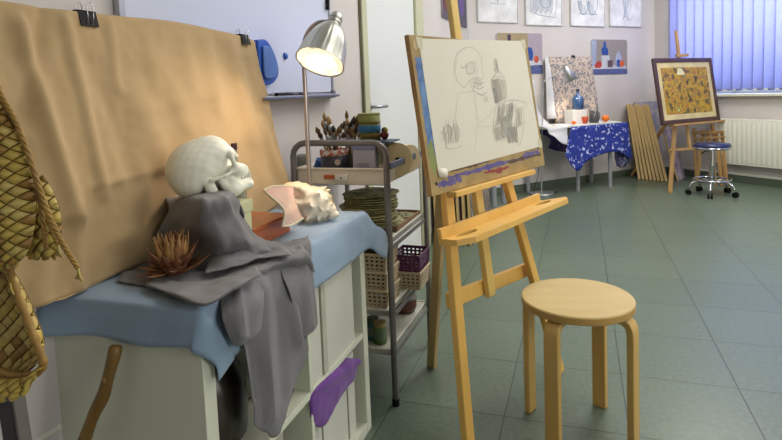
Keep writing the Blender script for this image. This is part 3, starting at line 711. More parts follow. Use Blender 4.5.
# ================================================================== FAR EASEL, FRAMED PAINTING, SWIVEL STOOL
# plane of the far easel, parallel to the back wall
e0 = meet(WB, 670, 193, z=0); print('far easel foot', e0)
FE = WB @ Matrix.Translation((e0.x, 0, 0)) @ Matrix.Rotation(-radians(9), 4, 'Y')
def fe(px, py, x=0): return meet(FE, px, py, x=x)
ea = thing('easel', 'wooden easel holding the framed golden painting by the window', 'easel', FE)
m_ew = mat('aged_easel_wood', (184, 148, 96), .5, (152, 116, 70), 8, (1, 1, .15))
def FB(a, b, w, h, name, x=0, up=(1, 0, 0)):
    return MB().bar(Vector(a), Vector(b), w, h, up).build(name, m_ew, ea, bevel=.002)
T0 = fe(675.5, 30); T1 = fe(683, 118)
FB(fe(676, 31), fe(690, 150), .034, .022, 'mast')
FB(fe(675, 124), Vector((0, fe(670, 193).y, 0)), .04, .025, 'leg'); FB(fe(712, 124), Vector((0, fe(727, 184).y, .0)), .04, .025, 'leg')
FB(fe(666, 124, .05), fe(724, 121.5, .05), .07, .022, 'shelf_ledge', up=(0, 0, 1)) if False else MB().box((-.0, fe(668, 124).y, fe(690, 124).z-.012), (.075, fe(722, 121).y, fe(690, 124).z+.01)).build('shelf_ledge', m_ew, ea, bevel=.003)
FB(fe(670, 150), fe(722, 147), .03, .02, 'crossbar'); 
FB(fe(676, 56, .03), fe(688, 55, .03), .03, .02, 'top_clamp', up=(1, 0, 0))
bp0 = FE.inverted() @ (WB @ Vector((.06, fe(700, 150).y, .01))); FB(fe(688, 90, -.03), bp0, .034, .022, 'rear_leg', up=(0, 1, 0))
# picture
pc = [fe(661, 121, .04), fe(719, 116.5, .04), fe(710.5, 57, .04), fe(652, 59.5, .04)]
py0 = (pc[0].y+pc[3].y)/2; py1 = (pc[1].y+pc[2].y)/2; pz0 = (pc[0].z+pc[1].z)/2; pz1 = (pc[2].z+pc[3].z)/2
lz = fe(690, 124).z+.01
PF = FE @ Matrix.Translation((.024, py0, lz+.001)); W, Hh = py1-py0, pz1-lz
fp = thing('framed_painting', 'golden autumn painting in a dark wooden frame on the far easel', 'painting', PF)
b = .045; g = MB()
m_dfr = mat('dark_mahogany', (78, 48, 46), .35, (58, 34, 34), 12)
for A, B in (((0,0),(b,Hh)), ((W-b,0),(W,Hh))): g.box((0, A[0], A[1]), (.03, B[0], B[1]))
g.box((0, b, 0), (.03, W-b, b)); g.box((0, b, Hh-b), (.03, W-b, Hh)); g.build('outer_frame', m_dfr, fp, bevel=.008)
MB().box((.004, b, b), (.018, W-b, Hh-b)).build('mat_border', mat('cream_mat', (214, 198, 148), .7), fp)
c = b+.055
m_aut = mat('autumn_painting', (0, 0, 0), .5, scale=15, detail=6, ramp=[(.30, (50, 40, 50)), (.40, (104, 84, 42)), (.47, (160, 124, 30)), (.53, (186, 158, 40)), (.58, (160, 92, 36)), (.66, (126, 132, 56)), (.75, (206, 200, 140))])
k = Ink(.0185); k.poly([(c, c), (W-c, c), (W-c, Hh-c), (c, Hh-c)], m_aut)
for i in range(150):
    y = random.uniform(c+.01, W-c-.03); z = random.uniform(c+.01, Hh-c-.03); a = random.uniform(.008, .02)
    col = random.choice([('dab_gold', (206, 160, 30)), ('dab_ochre', (176, 120, 40)), ('dab_rust', (150, 72, 34)), ('dab_violet', (66, 54, 64)), ('dab_green', (112, 126, 52)), ('dab_lime', (176, 172, 60))])
    k.poly([(y, z), (y+a, z+random.uniform(-.006, .01)), (y+a*.9, z+a*.6), (y+.002, z+a*.5)], mat(col[0], col[1], .5))
yy = W*.42; zz = Hh-c-.03
k.poly([(yy-.06, zz-.05), (yy+.07, zz-.05), (yy+.05, zz-.01), (yy+.03, zz+.02), (yy-.03, zz+.02), (yy-.05, zz-.02)], mat('dab_cream', (222, 220, 170), .5))
k.build('painted_image', fp)

# swivel stool
_s = WW @ meet(WW, 710.5, 195, z=0); ss_w = Vector((_s.x, _s.y, 0))
SS = Matrix.Translation(ss_w)
def sdist(px, py): return meet(SS, px, py, y=0)
szt = meet(SS, 712.5, 145, y=0).z
print('swivel', sdist(712, 190), szt)
sw_ = thing('swivel_stool', 'round chrome swivel stool on casters with blue seat before the far easel', 'stool', SS)
cx = meet(SS, 712, 160, y=0).x
sr = (sdist(729, 145).x-sdist(696, 145).x)/2
MB().lathe([(.001, .0), (sr*.9, .0), (sr, .012), (sr, .035), (sr*.96, .05), (.001, .055)], c=(cx, 0, szt-.035), n=36).build('seat', mat('blue_vinyl', (34, 44, 92), .35), sw_, smooth=True)
MB().lathe([(sr*.99, 0), (sr*1.03, .006), (sr*1.03, .018), (sr*.99, .022)], c=(cx, 0, szt-.037), n=36).build('seat_ring', m_chrome, sw_, smooth=True)
MB().cyl((cx, 0, .10), (cx, 0, .30), .026, n=18).cyl((cx, 0, .3), (cx, 0, szt-.035), .016, n=16).build('gas_column', m_chrome, sw_)
MB().tube([(cx, 0, szt-.05), (cx-.08, -.02, szt-.055), (cx-.12, -.03, szt-.075)], .006, 8).build('height_lever', m_black, sw_, smooth=True)
fr_r = .165
MB().tube([(cx+fr_r*cos(a*2*pi/32), fr_r*sin(a*2*pi/32), .155) for a in range(32)], .009, 8, closed=True).build('foot_ring', m_chrome, sw_, smooth=True)
for i in range(5):
    a = radians(20+72*i); u = Vector((cos(a), sin(a), 0)); c0 = Vector((cx, 0, 0))
    MB().tube(spl([c0+Vector((0, 0, .13)), c0+u*.08+Vector((0, 0, .135)), c0+u*.165+Vector((0, 0, .125)), c0+u*.205+Vector((0, 0, .065))], 4), .013, 10).build('leg', m_chrome, sw_, smooth=True)
    w = MB(); s_ = Vector((-u.y, u.x, 0))
    for sg in (-1, 1): w.cyl(c0+u*.21+s_*(sg*.006)+Vector((0, 0, .026)), c0+u*.21+s_*(sg*.022)+Vector((0, 0, .026)), .026, n=18)
    w.build('caster', m_black, sw_)
# folded wooden stand (a small easel) behind the stool
fs = thing('folded_easel', 'folded bundle of wooden easel legs standing behind the swivel stool', 'easel', WW)
def wwp(px, py, x): return meet(WW, px, py, x=x)
for a, b in (((694, 128), (697, 183)), ((703, 130), (697, 184)), ((716, 131), (722, 183)), ((722, 131), (727, 183)), ((708, 132), (716, 182))):
    P0 = wwp(*a, .28); P1 = wwp(*b, .34); P1.z = .0
    MB().bar(P0, P1, .03, .022, (1, 0, 0)).build('leg', m_ew, fs, bevel=.002)
MB().bar(wwp(692, 133, .30), wwp(724, 132, .30), .03, .02, (1, 0, 0)).build('crossbar', m_ew, fs, bevel=.002)
MB().bar(wwp(693, 139, .31), wwp(725, 137, .31), .022, .02, (1, 0, 0)).build('crossbar', m_ew, fs, bevel=.002)

# ================================================================== ROUND STOOL
m_birch = mat('birch_veneer', (206, 184, 128), .38, (190, 164, 106), 5, (1, 3.2, 1), .3)
m_birche = mat('birch_edge', (196, 158, 92), .4, (178, 140, 78), 8)
ST = Matrix.Translation((.58, 1.74, 0))
st = thing('round_stool', 'round birch stool with four bent legs in the right foreground', 'stool', ST)
so_ = MB().lathe([(.001, .424), (.172, .424), (.175, .428), (.175, .446), (.172, .45), (.001, .45)], n=72).build('seat', m_birch, st, smooth=True); sharp(so_, 30)
so_.data.materials.append(m_birche)
for p in so_.data.polygons:
    if abs(p.normal.z) < .5: p.material_index = 1
for a in (45, 135, 225, 315):
    a = radians(a+2); u = Vector((cos(a), sin(a), 0)); s_ = Vector((-u.y, u.x, 0))
    path = [(.06, .413), (.12, .413), (.150, .411), (.166, .402), (.1735, .386), (.175, .362), (.175, .2), (.175, .0)]
    th, hw = .011, .0235; vs = []; N = len(path)
    for i, (r, z) in enumerate(path):
        d = Vector((path[min(i+1, N-1)][0]-path[max(i-1, 0)][0], path[min(i+1, N-1)][1]-path[max(i-1, 0)][1])).normalized(); nrm = Vector((-d.y, d.x))
        for sg, sd in ((-1, -1), (1, -1), (1, 1), (-1, 1)):
            rr_, zz_ = r+nrm.x*th*sg, z+nrm.y*th*sg; vs.append(u*rr_+s_*(hw*sd)+Vector((0, 0, max(zz_, 0))))
    fs = [(0,1,2,3), tuple(range(4*N-1, 4*N-5, -1))]
    for i in range(N-1):
        for k in range(4): fs.append((i*4+k, i*4+(k+1) % 4, i*4+4+(k+1) % 4, i*4+4+k))
    MB().add(vs, fs).build('leg', m_birche if False else mat('birch_leg', (212, 176, 104), .38, (194, 154, 84), 6, (1, 1, .2)), st, bevel=.003)
    MB().cyl(u*.175+Vector((0, 0, 0)), u*.175+Vector((0, 0, .004)), .010, n=12).build('foot_glide', m_black, st)

# ================================================================== MAIN EASEL
def em(px, py, x=0): return meet(EAS, px, py, x=x)
me_ = thing('easel', 'tall honey-coloured pine easel holding the pencil drawing in the foreground', 'easel', EAS)
def bar(a, b, w, t, name, mt=m_pine, up=(1, 0, 0), par=me_, bev=.003): return MB().bar(a, b, w, t, up).build(name, mt, par, bevel=bev)
LT = Vector((-.015, -.545, 1.0)); LB = Vector((0, -.655, .0)); RTp = Vector((-.015, -.245, 1.0)); RB = Vector((0, .0, .0))
floor_z = lambda x: x*math.tan(radians(8))
bar(Vector((0, -.655, 0)), Vector((0, -.47, 1.30)) if False else Vector((0, -.535, 1.18)), .042, .024, 'leg')
bar(Vector((0, .0, 0)), Vector((0, -.285, 1.18)), .042, .024, 'leg')
ms0 = em(500, 297, .024); ms1 = em(483, 182, .024); md = (ms1-ms0).normalized()
mt_ = em(452, -20, .0)
ms0.x = -.014
bar(ms0, Vector((-.010, mt_.y, 1.68)), .042, .022, 'mast', mat('pale_pine_mast', (228, 198, 120), .42, (212, 176, 92), 7, (1, 1, .12)))
bar(Vector((-.035, -.62, 1.15)), Vector((-.035, -.22, 1.15)), .05, .02, 'upper_crossbar')
c0 = em(448, 301, -.037); c1 = em(530, 268, -.037)
bar(c0, c1, .05, .02, 'lower_crossbar')
# rear leg
rf = EAS.inverted() @ Vector((.13, 2.19, 0)); 
bar(rf, Vector((-.06, -.40, 1.15)), .038, .022, 'rear_leg', m_pine2, up=(0, 1, 0))
# paint tray with two oval slots
from mathutils.geometry import tessellate_polygon
tb0 = em(443, 229, .024); tb1 = em(537, 203, .024); tz = (tb0.z+tb1.z)/2-.012
tf1 = meet(EAS, 563, 207, z=tz); tf0 = meet(EAS, 476, 233, z=tz); tl0 = meet(EAS, 444, 234, z=tz)
print('tray', tb0, tb1, tf1, tf0)
tw = .125
outline = [(.02, tb0.y-.015), (tw-.035, tb0.y-.03), (tw, tb0.y+.02), (tw, tb1.y+.06), (tw-.03, tb1.y+.11), (.02, tb1.y+.03)]
def ovalh(cx, cy, rx, ry, n=20): return [(cx+rx*cos(2*pi*i/n), cy+ry*sin(2*pi*i/n)) for i in range(n)]
holes = [ovalh(.060, tb0.y+.07, .020, .055), ovalh(.060, tb1.y-.02, .020, .055)]
loops = [[Vector((a, b, 0)) for a, b in outline]]+[[Vector((a, b, 0)) for a, b in h] for h in holes]
tris = tessellate_polygon(loops); allp = [p for l in loops for p in l]
g = MB(); n_ = len(allp); vs = [(p.x, p.y, tz-.018) for p in allp]+[(p.x, p.y, tz) for p in allp]
fs = [t for t in tris]+[tuple(i+n_ for i in t)[::-1] for t in tris]; off = 0
for l in loops:
    L_ = len(l); fs += [(off+i, off+(i+1) % L_, off+(i+1) % L_+n_, off+i+n_) for i in range(L_)]; off += L_
g.add(vs, fs).build('paint_tray', m_pine, me_)
MB().box((.012, tb0.y-.015, tz-.02), (.026, tb1.y+.03, tz+.03)).build('tray_rail', m_pine, me_, bevel=.002)
# little ledge under the board
MB().box((.0, em(455, 200, .04).y, .795), (.048, em(533, 183, .04).y+.02, .813)).build('board_ledge', m_pine, me_, bevel=.002)
MB().lathe([(.001, 0), (.018, 0), (.018, .016), (.001, .016)], n=12, M=Matrix.Translation((-.045, ms1.y, .9)) @ Matrix.Rotation(pi/2, 4, 'Y')).build('clamp_knob', m_black, me_)

# drawing board with its paper
f = .022
bl_ = em(436, 193, f); br_ = em(543.5, 163, f); tl_ = em(409.5, 36.5, f); tr_ = em(528, 43, f)
print('board', bl_, br_, tl_, tr_)
by0 = (bl_.y+tl_.y)/2-.013; by1 = (br_.y+tr_.y)/2; bz0 = .814; bz1 = (tl_.z+tr_.z)/2
m_bwood = mat('stained_board_wood', (186, 148, 92), .6, (140, 104, 62), 9, (1, .3, 1), .2)
m_ply = mat('plywood_ochre', (176, 152, 100), .65, (146, 122, 78), 16)
bd = thing('drawing_board', 'paint-stained wooden drawing board resting on the pine easel', 'board', EAS)
g = MB(); g.box((.004, by0, bz0), (f-.001, by0+.03, bz1)); g.box((.004, by1-.03, bz0), (f-.001, by1, bz1)); g.box((.004, by0+.03, bz0), (f-.001, by1-.03, bz0+.03)); g.box((.004, by0+.03, bz1-.03), (f-.001, by1-.03, bz1))
g.build('wooden_edge', m_bwood, bd, bevel=.0015)
MB().box((f-.006, by0+.001, bz0+.001), (f, by1-.001, bz1-.001)).build('plywood_face', m_ply, bd)
k = Ink(f+.0002)
m_bst = mat('dried_blue_paint', (108, 146, 190), .55, (72, 104, 160), 22, contrast=.12); m_pst = mat('dried_violet_paint', (88, 80, 140), .5, (110, 96, 150), 30, contrast=.1)
m_rst = mat('dried_red_paint', (150, 62, 58), .5); m_gst = mat('dried_green_paint', (146, 158, 92), .6); m_dst = mat('dried_umber_paint', (98, 78, 62), .6)
def blot(cy, cz, ry, rz, mt, n=22, rough=.35):
    k.poly([(cy+ry*(1+random.uniform(-rough, rough))*cos(2*pi*i/n), cz+rz*(1+random.uniform(-rough, rough))*sin(2*pi*i/n)) for i in range(n)], mt)
hB = bz1-bz0; 
pts = [(by0+.016+random.uniform(-.005, .005), bz1-.07-i*(hB*.64)/20) for i in range(21)]
k.poly(pts+[(by0+.066+random.uniform(-.003, .003), p[1]) for p in pts[::-1]], m_bst)
blot(by0+.03, bz0+.12, .02, .05, m_gst); blot(by0+.035, bz1-.03, .02, .02, mat('dried_cream_paint', (210, 186, 140), .6))
W_ = by1-by0
for a, b, c, d, mt in ((.12, .46, .045, .005, m_pst), (.34, .84, .050, .006, m_pst), (.62, .97, .048, .005, m_dst), (.05, .22, .03, .008, m_pst), (.4, .62, .03, .004, m_rst), (.5, .56, .024, .008, m_rst), (.15, .45, .066, .005, m_dst), (.78, .95, .06, .006, m_pst)):
    n = 16; up_ = [(by0+W_*(a+(b-a)*i/n), bz0+c+d*(1+random.uniform(-.7, .9))) for i in range(n+1)]; dn = [(by0+W_*(a+(b-a)*i/n), bz0+c-d*(1+random.uniform(-.7, .9))) for i in range(n, -1, -1)]
    k.poly(up_+dn, mt)
blot(by0+.03, bz0+.035, .006, .006, mat('ink_black', (30, 28, 30), .5)); blot(by1-.04, bz0+.1, .012, .03, m_dst)
k.build('paint_stains', bd)
PX = f+.0012
pa = [meet(EAS, *q_, x=PX) for q_ in ((438.5, 174), (540.5, 146.5), (523.5, 41), (418.5, 38.5))]
dwT = thing('drawing_sheet', 'white paper with a pencil study of skull, bottle and drapery on the easel', 'drawing', EAS)
MB().prism([Vector((f+.0006, p.y, p.z)) for p in pa], (.0006, 0, 0)).build('paper', mat('cartridge_paper', (226, 222, 208), .75, (220, 216, 200), 3), dwT)
# curled lower-left corner and taped corners
c_ = pa[0]
MB().grid([[Vector((PX+.0006, c_.y-.001, c_.z+.022)), Vector((PX+.0006, c_.y+.045, c_.z+.010))], [Vector((PX+.0022, c_.y-.003, c_.z+.003)), Vector((PX+.0022, c_.y+.048, c_.z-.004))], [Vector((PX+.002, c_.y+.002, c_.z-.012)), Vector((PX+.002, c_.y+.040, c_.z-.018))]]).build('curled_corner', mat('cartridge_paper', (0, 0, 0)), dwT, smooth=True, solid=.0005)
m_tape = mat('masking_tape', (222, 216, 186), .7)
for (p, sy, sz) in ((pa[3], -1, 1), (pa[2], 1, 1), (pa[1], 1, -1)):
    q = [Vector((PX+.0004, p.y+sy*.012, p.z-sz*.03)), Vector((PX+.0004, p.y-sy*.012, p.z-sz*.035)), Vector((PX+.0004, p.y-sy*.02, p.z+sz*.004)), Vector((PX+.0004, p.y+sy*.014, p.z+sz*.006))]
    MB().prism(q, (.0003, 0, 0)).build('tape_strip', m_tape, dwT)
k = Ink(PX+.0005)
g1 = mat('pencil_light', (204, 201, 189), .8); g2 = mat('pencil_mid', (190, 187, 177), .8); g3 = mat('pencil_dark', (164, 162, 155), .8)
def pp_(l): return [(lambda v: (v.y, v.z))(meet(EAS, a, b, x=PX)) for a, b in l]
def st_(l, mt=g2, w=.0016, c=True): k.line(sm2(pp_(l), 5) if c and len(l) > 2 else pp_(l), mt, w)
def hatch(a, b, c, d, n, mt, w=.0012, j=.6):
    """strokes between segment a-b and segment c-d"""
    for i in range(n):
        t = (i+random.uniform(-.3, .3))/max(n-1, 1); p = (a[0]+(b[0]-a[0])*t+random.uniform(-j, j), a[1]+(b[1]-a[1])*t+random.uniform(-j, j)); q = (c[0]+(d[0]-c[0])*t+random.uniform(-j, j), c[1]+(d[1]-c[1])*t+random.uniform(-j, j))
        k.line(pp_([p, ((p[0]+q[0])/2+.3, (p[1]+q[1])/2), q]), mt, w)
st_([(464, 88), (457, 80), (454, 68), (456, 56), (462, 49), (469, 47), (476, 50), (481, 58), (482, 70), (483, 77), (480, 80)], g2, .002)
st_([(455, 70), (458, 55), (466, 48)], g1); st_([(466, 66), (471, 62), (475, 65), (474, 71), (469, 74), (466, 70), (467, 65)], g2, .002)
st_([(460, 66), (463, 68), (466, 66)], g3, .002); st_([(464, 88), (470, 80), (478, 78)], g2); st_([(470, 80), (472, 88), (480, 95), (487, 92)], g2, .002)
st_([(474, 82), (479, 84), (484, 82)], g3, .0016); st_([(473, 86), (478, 89), (484, 87)], g3, .0016); hatch((471, 79), (478, 76), (474, 88), (482, 86), 9, g1); hatch((465, 62), (476, 60), (467, 76), (477, 74), 8, g1)
hatch((483, 99), (486, 97), (485, 103), (488, 101), 5, g2)
# base box, table edges
st_([(459, 92), (456, 110), (455, 122)], g1, .0014); st_([(473, 90), (476, 108), (478, 124)], g2, .0014); st_([(460, 93), (473, 91)], g1, .0014); st_([(478, 124), (488, 116), (494, 108)], g1, .0014)
st_([(473, 91), (489, 98)], g1, .0014); st_([(475, 126), (495, 126), (530, 122)], g1, .001); st_([(474, 150), (476, 138), (478, 126)], g1, .001)
# bottle
st_([(494, 60), (494, 68), (496, 73), (493, 77), (491, 82), (493, 92), (496, 104)], g3, .002); st_([(496, 59.5), (497, 68), (500, 72), (504, 77), (506, 84), (507, 98)], g2, .0018)
st_([(492.5, 78), (498, 76), (504, 78)], g2); st_([(494, 60), (495.5, 58.5), (496.5, 60)], g3)
hatch((491.5, 80), (498, 78), (495, 103), (501, 101), 26, g2, .0016, .4); hatch((498, 78), (504, 80), (501, 101), (506, 99), 14, g1, .0014, .4); hatch((494.5, 60), (496.5, 60), (496, 73), (499, 73), 6, g2, .0014, .3)
hatch((492, 88), (495, 88), (496, 103), (499, 103), 10, g3, .0014, .4)
# drapery
st_([(496, 106), (506, 101), (515, 100), (524, 102), (527, 105), (523, 108)], g2, .002); st_([(496, 106), (494, 118), (493, 134), (497, 142)], g2, .002)
st_([(523, 108), (524, 120), (522, 138), (519, 146)], g2, .0016); st_([(507, 104), (503, 118), (500, 134)], g2, .0018); st_([(515, 103), (516, 116), (513, 134), (516, 142)], g2, .0018)
for a, b, c, d, n_k, mt in (((497, 107), (505, 103), (495, 126), (503, 122), 20, g2), ((507, 104), (513, 102), (504, 130), (511, 128), 18, g1), ((500, 118), (510, 115), (502, 138), (514, 138), 26, g2),
                       ((506, 128), (516, 126), (508, 143), (518, 142), 24, g3), ((515, 108), (521, 106), (516, 128), (521, 126), 12, g1), ((494, 128), (500, 126), (496, 140), (503, 140), 12, g2), ((510, 106), (514, 105), (506, 122), (511, 120), 9, g3)):
    hatch(a, b, c, d, n_k, mt, .0018, .8)
# dried flower, lower left
for a, b in (((446, 120), (441, 134)), ((449, 118), (445, 136)), ((453, 119), (450, 138)), ((456, 121), (455, 138)), ((458, 126), (458, 140)), ((443, 126), (442, 142)), ((441, 132), (446, 146))):
    st_([a, ((a[0]+b[0])/2+1.5, (a[1]+b[1])/2), b], g2, .0016)
hatch((443, 126), (457, 124), (446, 144), (458, 142), 16, g1, .0016, 1.2); st_([(445, 147), (452, 149), (462, 146)], g2, .0014); st_([(447, 124), (452, 130), (450, 138)], g3, .0014)
for px in range(460, 536, 7): st_([(px, 134-.15*(px-460)), (px+.5, 130-.15*(px-460))], g1, .0008, False)
k.build('pencil_drawing', dwT)

# ================================================================== TROLLEY
TR = frame((-.02, 1.922), 19.4)
m_tube = mat('grey_tube_metal', (136, 132, 130), .4, metal=.35); m_tray = mat('cream_plastic', (224, 214, 196), .45, (216, 206, 188), 4); m_shelf = mat('white_laminate', (214, 214, 204), .5, (202, 202, 190), 6)
tro = thing('trolley', 'grey tubular utility trolley with cream top tray and four levels', 'trolley', TR)
DX, DY = -.368, .478
for y in (0, DY):
    r = .05; zt = .955
    pts = [(0, y, .0), (0, y, .5), (0, y, zt-r)]+[(-r+r*cos(a), y, zt-r+r*sin(a)) for a in (pi/8, pi/4, 3*pi/8)]+[(-r, y, zt), (DX/2, y, zt), (DX+r, y, zt)]+[(DX+r-r*sin(a), y, zt-r+r*cos(a)) for a in (pi/8, pi/4, 3*pi/8)]+[(DX, y, zt-r), (DX, y, .5), (DX, y, 0)]
    if y:
        for x in (0, DX): MB().tube([(x, y, 0), (x, y, .5), (x, y, .878)], .0115, 12).build('post', m_tube, tro, smooth=True)
    else: MB().tube(pts, .0115, 12).build('tube_hoop', m_tube, tro, smooth=True)
    for x in (0, DX): MB().cyl((x, y, 0), (x, y, .025), .0135, n=14).build('rubber_foot', m_black, tro)
MB().bar((.012, .0, .872), (.012, DY+.06, .872), .008, .024, (0, 0, 1)).build('side_rail', mat('blue_grey_bar', (104, 112, 134), .4, metal=.3), tro, bevel=.002)
def tray(x0, x1, y0, y1, z0, z1, name, mt, t=.006, base=.006):
    g = MB(); g.box((x0, y0, z0), (x1, y1, z0+base)); g.box((x0, y0, z0), (x1, y0+t, z1)); g.box((x0, y1-t, z0), (x1, y1, z1)); g.box((x0, y0+t, z0), (x0+t, y1-t, z1)); g.box((x1-t, y0+t, z0), (x1, y1-t, z1)); return g
g = tray(-.356, -.013, .004, DY-.01, .802, .86, '', None); 
tt = g.build('top_tray', m_tray, tro, bevel=.002)
g = MB(); 
for a in ((-.345, -.002, .845, -.008, .008), ): pass
g.box((-.360, -.001, .856), (-.009, .008, .864)); g.box((-.360, DY-.014, .856), (-.009, DY-.004, .864)); g.box((-.360, .008, .856), (-.352, DY-.014, .864)); g.box((-.017, .008, .856), (-.009, DY-.014, .864)); g.build('tray_lip', m_tray, tt, bevel=.002)
def tp_(px, py=178, y=0.0): return meet(TR, px, py, y=y)
a = tp_(324, 177); b = tp_(335, 177); c = tp_(348, 177)
MB().box((a.x, -.003, .823), (b.x, .005, .838)).build('orange_label', mat('orange_label', (190, 96, 52), .5), tro, bevel=.001)
MB().box((b.x+.001, -.006, .820), (c.x, .005, .84)).build('latch', mat('white_latch', (226, 224, 218), .4), tro, bevel=.002)
MB().cyl(((b.x+c.x)/2, -.0065, .829), ((b.x+c.x)/2, -.004, .829), .0035, n=12).build('latch_hole', m_black, tro)
SHZ = (.600, .350, .205)
for z in SHZ:
    g = tray(-.356, -.013, .0, DY+.0, z-.022, z+.002, '', None, .008, .02); g.build('shelf', m_shelf, tro, bevel=.002)
    for x in (-.352, 0):
        for y in (0, DY): pass
    MB().bar((-.006, .0, z-.03), (-.006, DY, z-.03), .006, .014, (0, 0, 1)).build('shelf_support', m_tube, tro)
    MB().bar((-.362, .0, z-.03), (-.362, DY, z-.03), .006, .014, (0, 0, 1)).build('shelf_support', m_tube, tro)
def ti(px, y, z, py=160):
    p = meet(TR, px, py, y=y); return TR @ Matrix.Translation((p.x, y, z))
Z0 = .809
# can
def wpx(px0, px1, y): return abs(meet(TR, px1, 160, y=y).x-meet(TR, px0, 160, y=y).x)
r = wpx(322, 348, .08)/2
def topz(px, py, y): return meet(TR, px, py, y=y).z
h = topz(335, 149, .08)-Z0
cn = thing('paint_can', 'dark navy can with rust-red rim at the left of the trolley tray', 'can', ti(335, .08, Z0))
MB().lathe([(.001, 0), (r, 0), (r, h-.012), (r-.003, h-.012), (r-.003, .003), (.001, .003)], n=30).build('can_body', mat('navy_label', (44, 44, 62), .4, (62, 58, 78), 20), cn, smooth=True)
MB().lathe([(r+.0015, h-.022), (r+.002, h), (r-.004, h), (r-.004, h-.02)], n=30).build('can_rim', mat('rusty_white_rim', (188, 96, 66), .5, (214, 206, 200), 70, contrast=.06), cn, smooth=True)
MB().lathe([(.0001, .001), (.011, .001), (.011, 0)], n=20, M=Matrix.Translation((.032, -r*.86, h*.62)) @ Matrix.Rotation(radians(38), 4, 'Z') @ Matrix.Rotation(pi/2, 4, 'X')).build('round_badge', mat('cream_badge', (206, 186, 170), .5), cn)
MB().lathe([(.0001, .001), (.006, .001), (.006, 0)], n=16, M=Matrix.Translation((-.004, -r*1.0, h*.22)) @ Matrix.Rotation(pi/2, 4, 'X')).build('small_badge', mat('cream_badge', (206, 186, 170), .5), cn)
CAN_FR = ti(335, .08, Z0)
# lavender tub and glass jar
r2 = wpx(356, 379, .07)/2; h2 = topz(367, 146, .07)-Z0
tu = thing('plastic_tub', 'pale lavender plastic tub with printed label in the trolley tray', 'tub', ti(367, .07, Z0))
MB().prism([(-r2, -.03, 0), (r2, -.03, 0), (r2, .03, 0), (-r2, .03, 0)], (0, 0, h2)).build('tub_body', mat('lavender_plastic', (206, 210, 232), .35), tu, bevel=.006)
MB().box((-r2*1.04, -.032, h2-.012), (r2*1.04, .032, h2+.002)).build('tub_lid', mat('lavender_lid', (160, 162, 204), .4), tu, bevel=.002)
k = Ink(0); k.x = 0
g = MB().box((-r2*.75, -.0312, h2*.2), (r2*.7, -.0302, h2*.62)); g.build('tub_label', mat('tub_label', (206, 208, 226), .5), tu)
g = MB()
for q in range(5): g.box((-r2*.6, -.0318, h2*(.26+.06*q)), (r2*(.5-.1*(q % 2)), -.0312, h2*(.285+.06*q)))
g.build('label_print', mat('violet_print', (132, 124, 170), .5), tu)
jr = thing('glass_jar', 'small clear glass jar with pale label near the right end of the tray', 'jar', ti(383, .06, Z0))
h3 = topz(383, 150, .06)-Z0; r3 = .022
MB().lathe([(.001, 0), (r3, 0), (r3, h3*.8), (r3*.8, h3*.88), (r3*.8, h3)], n=24).build('jar_body', clear('pale_green_glass', (150, 160, 140), .5), jr, smooth=True)
MB().ball((0, -r3, h3*.45), (.011, .002, .014), 14).build('oval_label', mat('cream_badge', (0, 0, 0)), jr)
MB().lathe([(.001, 0), (r3*.9, 0), (r3*.9, .012), (.001, .012)], c=(0, 0, h3-.004), n=20).build('jar_lid', m_tube, jr)
dj = thing('glass_jar', 'murky green jar standing between the navy can and the lavender tub', 'jar', ti(352, .11, Z0))
MB().lathe([(.001, 0), (.026, 0), (.026, .075), (.021, .085), (.021, .095), (.019, .095), (.019, .01), (.001, .01)], n=24).build('jar_body', mat('murky_green_glass', (84, 90, 66), .25, (60, 66, 48), 20), dj, smooth=True)
JAR_FR = ti(352, .11, Z0)
bp2 = thing('paint_pot', 'bright blue tilted paint pot at the left end of the trolley tray', 'pot', ti(316, .1, Z0+.014) @ Matrix.Rotation(radians(28), 4, 'Y'))
MB().lathe([(.001, 0), (.022, 0), (.026, .062), (.023, .062), (.020, .004), (.001, .004)], n=22).build('pot_body', mat('bright_blue_plastic', (36, 92, 168), .4), bp2, smooth=True)
cp = thing('crumpled_rag', 'crumpled grey-brown rag at the left end of the trolley tray', 'rag', ti(309, .05, Z0))
vs, fs = nets(lambda X, Y, Z: ell(X, Y, Z, (0, 0, .012), (.035, .03, .014))+.004*np.sin(X*260)*np.cos(Y*230+X*90), (-.05, -.04, -.006), (.05, .04, .04), .004)
MB().add(vs, fs).build('cloth_mass', mat('rag_cloth', (128, 116, 104), .85, (96, 88, 84), 30), cp, smooth=True)
ta = thing('glass_jar', 'pale empty jar at the far left corner of the trolley tray', 'jar', ti(303, .12, Z0))
MB().lathe([(.001, 0), (.024, 0), (.024, .08), (.02, .09), (.018, .09), (.02, .01), (.001, .01)], n=22).build('jar_body', clear('dusty_glass', (170, 170, 160), .5), ta, smooth=True)
